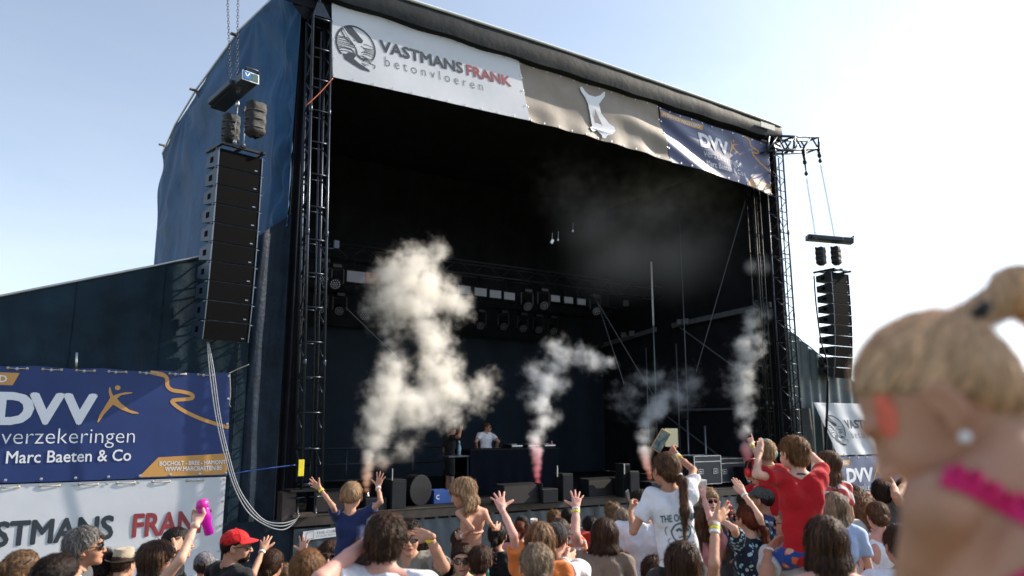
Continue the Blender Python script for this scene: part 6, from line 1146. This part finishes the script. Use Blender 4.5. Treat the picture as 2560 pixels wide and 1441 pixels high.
# --- the little girl close to the camera
g = A('girl', 'little girl close by with tight blond ponytail and pink ruffle halter top', (2350,1020), 430, -60, .2, 'child', .86, .96, z=.875, nboff=(-.012,.020), pitch=38, body_face=-12, eyes=False, hair=('ponytail','fairhair'), top=('none', None), bottom=('shorts', cloth('magenta', (.62,.02,.14))), seat=1, fine=True, vox=.0065, sk='mid', group='crowd in front of the stage', extras=[('earring', -1)], slim=.92, hairkw=dict(tie=(0,-.108,.070), hl=.022, length=.2, carry=atdepth(2545,712,.88), tailend=atdepth(2720,960,.9)), arms={'L': dict(e=(2250,1640), w=(2150,1750), t=(2100,1800), pose='relaxed', th='u', up=False, se=1)})
A('girlc', 'man carrying the little girl, only his shoulders below the frame', (2410,1800), 300, -30, .17, 'male', 1.0, z=.98, hair=('short','brown'), top=('tee', ct('grey')), bottom=D, arms={'L': 'hold', 'R': 'hold'})
from mathutils.bvhtree import BVHTree
bo = [c for c in g['root'].children if c.name.startswith('body')][0]; me = bo.data; tree = BVHTree.FromPolygons([(v.co+Vector(g['org'].tolist())) for v in me.vertices], [tuple(p.vertices) for p in me.polygons])
def hit(x, y, off=.004, zd=.9):
    r = ray(x, y); h = tree.ray_cast(Vector(CAM.tolist()), Vector(r.tolist())); d = h[3] if h[0] is not None and h[3] < 1.3 else zd; return CAM+r*(d-off)
mag = cloth('magenta', (.62,.02,.14))
q = MB(); up = [(2362,1158),(2400,1164),(2440,1176),(2480,1200),(2520,1226),(2565,1240),(2640,1262)]; lo_ = [(2350,1215),(2385,1222),(2425,1240),(2465,1262),(2515,1290),(2565,1312),(2640,1345)]
def ruf(u, v):                                         # ruffle laid on the skin round the base of the neck
    t_ = u*6; i = min(int(t_), 5); f_ = t_-i; a = np.array(up[i])*(1-f_)+np.array(up[i+1])*f_; b = np.array(lo_[i])*(1-f_)+np.array(lo_[i+1])*f_; p = a*(1-v)+b*v+np.array([0, 7*math.sin(u*30)*(1-v)]); return hit(p[0], p[1], .006+.008*(1-v)*(1+math.sin(u*37)))
q.grid(ruf, 90, 8); mp = MP(); mp.addmb(q); mp.build('ruffle_collar', [mag], g['root'], g['org'])
q = MB(); q.grid(lambda u, v: hit(2490+140*u+20*v, 1460-70*u+70*v, .006+.003*math.sin(u*30)), 20, 6); mp = MP(); mp.addmb(q); mp.build('top_back', [mag], g['root'], g['org'])
q = MB(); c_ = (2215, 1035); q.grid(lambda u, v: hit(c_[0]+34*v*math.cos(u*6.283)*.8+12*math.sin(u*6.283)*v, c_[1]+66*v*math.sin(u*6.283)*(1+.1*math.sin(u*19)), .0012), 28, 5); mp = MP(); mp.addmb(q); mp.build('face_paint', [mat('paint_red', (.72,.15,.10), .5, var=.3, nscale=40)], g['root'], g['org'])
# --- print on the girl's tee
g = P_['k34']; bo = [c for c in g['root'].children if c.name.startswith('shirt')][0]; tree = BVHTree.FromPolygons([(v.co+Vector(g['org'].tolist())) for v in bo.data.vertices], [tuple(p.vertices) for p in bo.data.polygons])
fwv = g['Rb'][:,1]
def onshirt(u, v, d):                                  # u, v in metres from the print's centre on her back
    p = g['B'](0, 0, -.27/1)+g['Rb'][:,0]*(u+.03)+g['Rb'][:,2]*v-fwv*.5; h = tree.ray_cast(Vector(p.tolist()), Vector(fwv.tolist())); return (np.array(h[0])-fwv*(.003+d) if h[0] is not None else p+fwv*.4)
tg = mat('print_teal', (.03,.13,.14), .6)
def shirt_text(s_, u0, u1, v0, v1): put_text(g['root'], s_, u0, u1, v0, v1, lambda a, b, d: onshirt(a, b, 0), tg, .03, name='tee_lettering')
shirt_text('THE OCEAN', -.115, .095, .075, .115); shirt_text('IS', -.045, -.005, -.115, -.085); shirt_text('CALLING', -.075, .095, -.165, -.120)
for pts, w0, w1 in (([(-.06,.02),(-.03,.055),(.02,.06),(.055,.03),(.05,-.01),(.02,-.04),(-.02,-.045),(-.05,-.02),(-.06,.02)], .010, .008), ([(-.03,.02),(-.01,.03),(0,.015)], .016, .012), ([(.02,.02),(.04,.025),(.04,.01)], .016, .012), ([(-.02,-.02),(.01,-.015),(.04,-.02)], .007, .007), ([(-.06,-.06),(-.02,-.055),(.03,-.065),(.07,-.055)], .008, .006), ([(-.07,-.075),(-.02,-.07),(.04,-.08),(.08,-.07)], .006, .004), ([(-.08,.05),(-.095,.03),(-.09,.0)], .005, .004), ([(-.07,-.02),(-.085,-.035),(-.08,-.05)], .005, .004), ([(.065,.04),(.08,.02),(.08,-.01)], .007, .005), ([(0,-.03),(.005,-.045),(0,-.055)], .012, .01)):
    put_stroke(g['root'], pts, w0, w1, 1, lambda a, b, d: onshirt(a, b, 0), tg, 'tee_print')
# --- things held in hands
def slab(c, X, Z, w, h, t, m, m2, label, cat='phone', grp='phones held up'):
    X, Z = U(X), U(Z-X*(X@Z)); Y = np.cross(Z, X); R = np.stack([X, Y, Z], 1); t_ = thing('phone', c, label, cat, grp); q = MB(); q.box(c, (w, t, h), R, .006); q.build('phone_body', m, t_); q = MB(); q.box(c-Y*(t/2+.0008)*np.sign(Y@FWD), (w*.90, .001, h*.93), R); q.build('phone_screen', m2, t_)
    q = MB(); q.box(c+Y*(t/2+.001)*np.sign(Y@FWD)+X*w*.25+Z*h*.36, (w*.3, .003, w*.35), R); q.build('camera_bump', framem, t_)
J = P_['k34']['J']; sh, el, wr, hd, *_ = J['R']; scr = mat('screen_picture', (.03,.10,.13), .15, var=.8, nscale=30, col2=(.25,.30,.28))
slab(atdepth(1652, 1102, P_['k34']['zd']+float((wr-P_['k34']['hc'])@FWD)+.03), RGT*.85-UPV*.5+FWD*.1, UPV*.85+RGT*.55, .075, .155, .009, mat('case_amber', (.5,.28,.05), .3), scr, 'phone with amber case held high by the girl in the printed tee')
sh, el, wr, hd, *_ = J['L']; slab(wr+hd*.10*.86-RGT*.01, FWD*.9+RGT*.35, UPV-RGT*.2, .075, .155, .009, mat('case_dark', (.04,.045,.05), .25), framem, 'phone held edge on in the lower hand of the girl in the printed tee')
sh, el, wr, hd, *_ = P_['w6']['J']['R']; c = wr+hd*.085+RGT*.035; ax = U(UPV*.95-RGT*.22); t = thing('drink_bottle', c, 'translucent magenta drink bottle in the raised hand of the brunette', 'bottle'); mg = mat('bottle_magenta', (.62,.01,.50), .18, spec=.7, trans=.45, var=.2)
q = MB(); q.lathe([(.022,-.13),(.027,-.125),(.026,-.06),(.033,-.04),(.033,.02),(.030,.04)], c, ax, 16); q.build('bottle_body', mg, t, smooth=True); q = MB(); q.lathe([(.031,.04),(.036,.045),(.036,.062),(.030,.078),(.012,.085)], c, ax, 16); q.build('bottle_cap', mat('cap_magenta', (.7,.02,.35), .3), t, smooth=True)
def cup(c, label):
    t = thing('paper_cup', c, label, 'cup', 'white cups held up'); q = MB(); q.lathe([(.030,-.055),(.040,.045),(.041,.047),(.038,.045)], c, U(UPV), 16); q.build('cup_wall', mat('cup_white', (.75,.74,.70), .5, trans=.3), t, smooth=True); q = MB(); q.lathe([(.029,-.055),(.029,-.052)], c, U(UPV), 16); q.build('cup_base', mat('cup_white', (.75,.74,.70)), t)
sh, el, wr, hd, *_ = P_['w35a']['J']['R']; cup(wr+hd*.10, 'white cup held above the crowd right of the printed tee')
sh, el, wr, hd, *_ = P_['w28b']['J']['R']; cup(wr+hd*.09, 'white cup raised close to the stage right of the black cap')
# red bag beside the pale blue shirt
c = atdepth(1459, 1398, 6.4); t = thing('red_backpack', c, 'slack red drawstring bag on the back between the striped shirt and brown bob', 'bag'); q = MB()
q.grid(lambda u, v: c+RGT*(.13*(1-.35*v)*math.cos(u*6.283))+FWD*(.07*(1-.3*v)*math.sin(u*6.283))+UPV*(-.2+.42*v+.012*math.sin(u*25+v*6)), 30, 12); q.grid(lambda u, v: c+RGT*(.13*.65*math.cos(u*6.283)*(1-v))+FWD*(.05*math.sin(u*6.283)*(1-v))+UPV*(.22+.02*v), 30, 2); q.build('bag_body', cloth('bag_red', (.45,.03,.02), rough=.5), t, smooth=True)
for s_ in (-1, 1): q = MB(); q.tube([c+RGT*.06*s_+UPV*.22, c+RGT*.09*s_+UPV*.30+FWD*.04, c+RGT*.10*s_+UPV*.10+FWD*.1], .006, 5); q.build('bag_cord', mat('cord_white', (.6,.6,.6), .7), t)
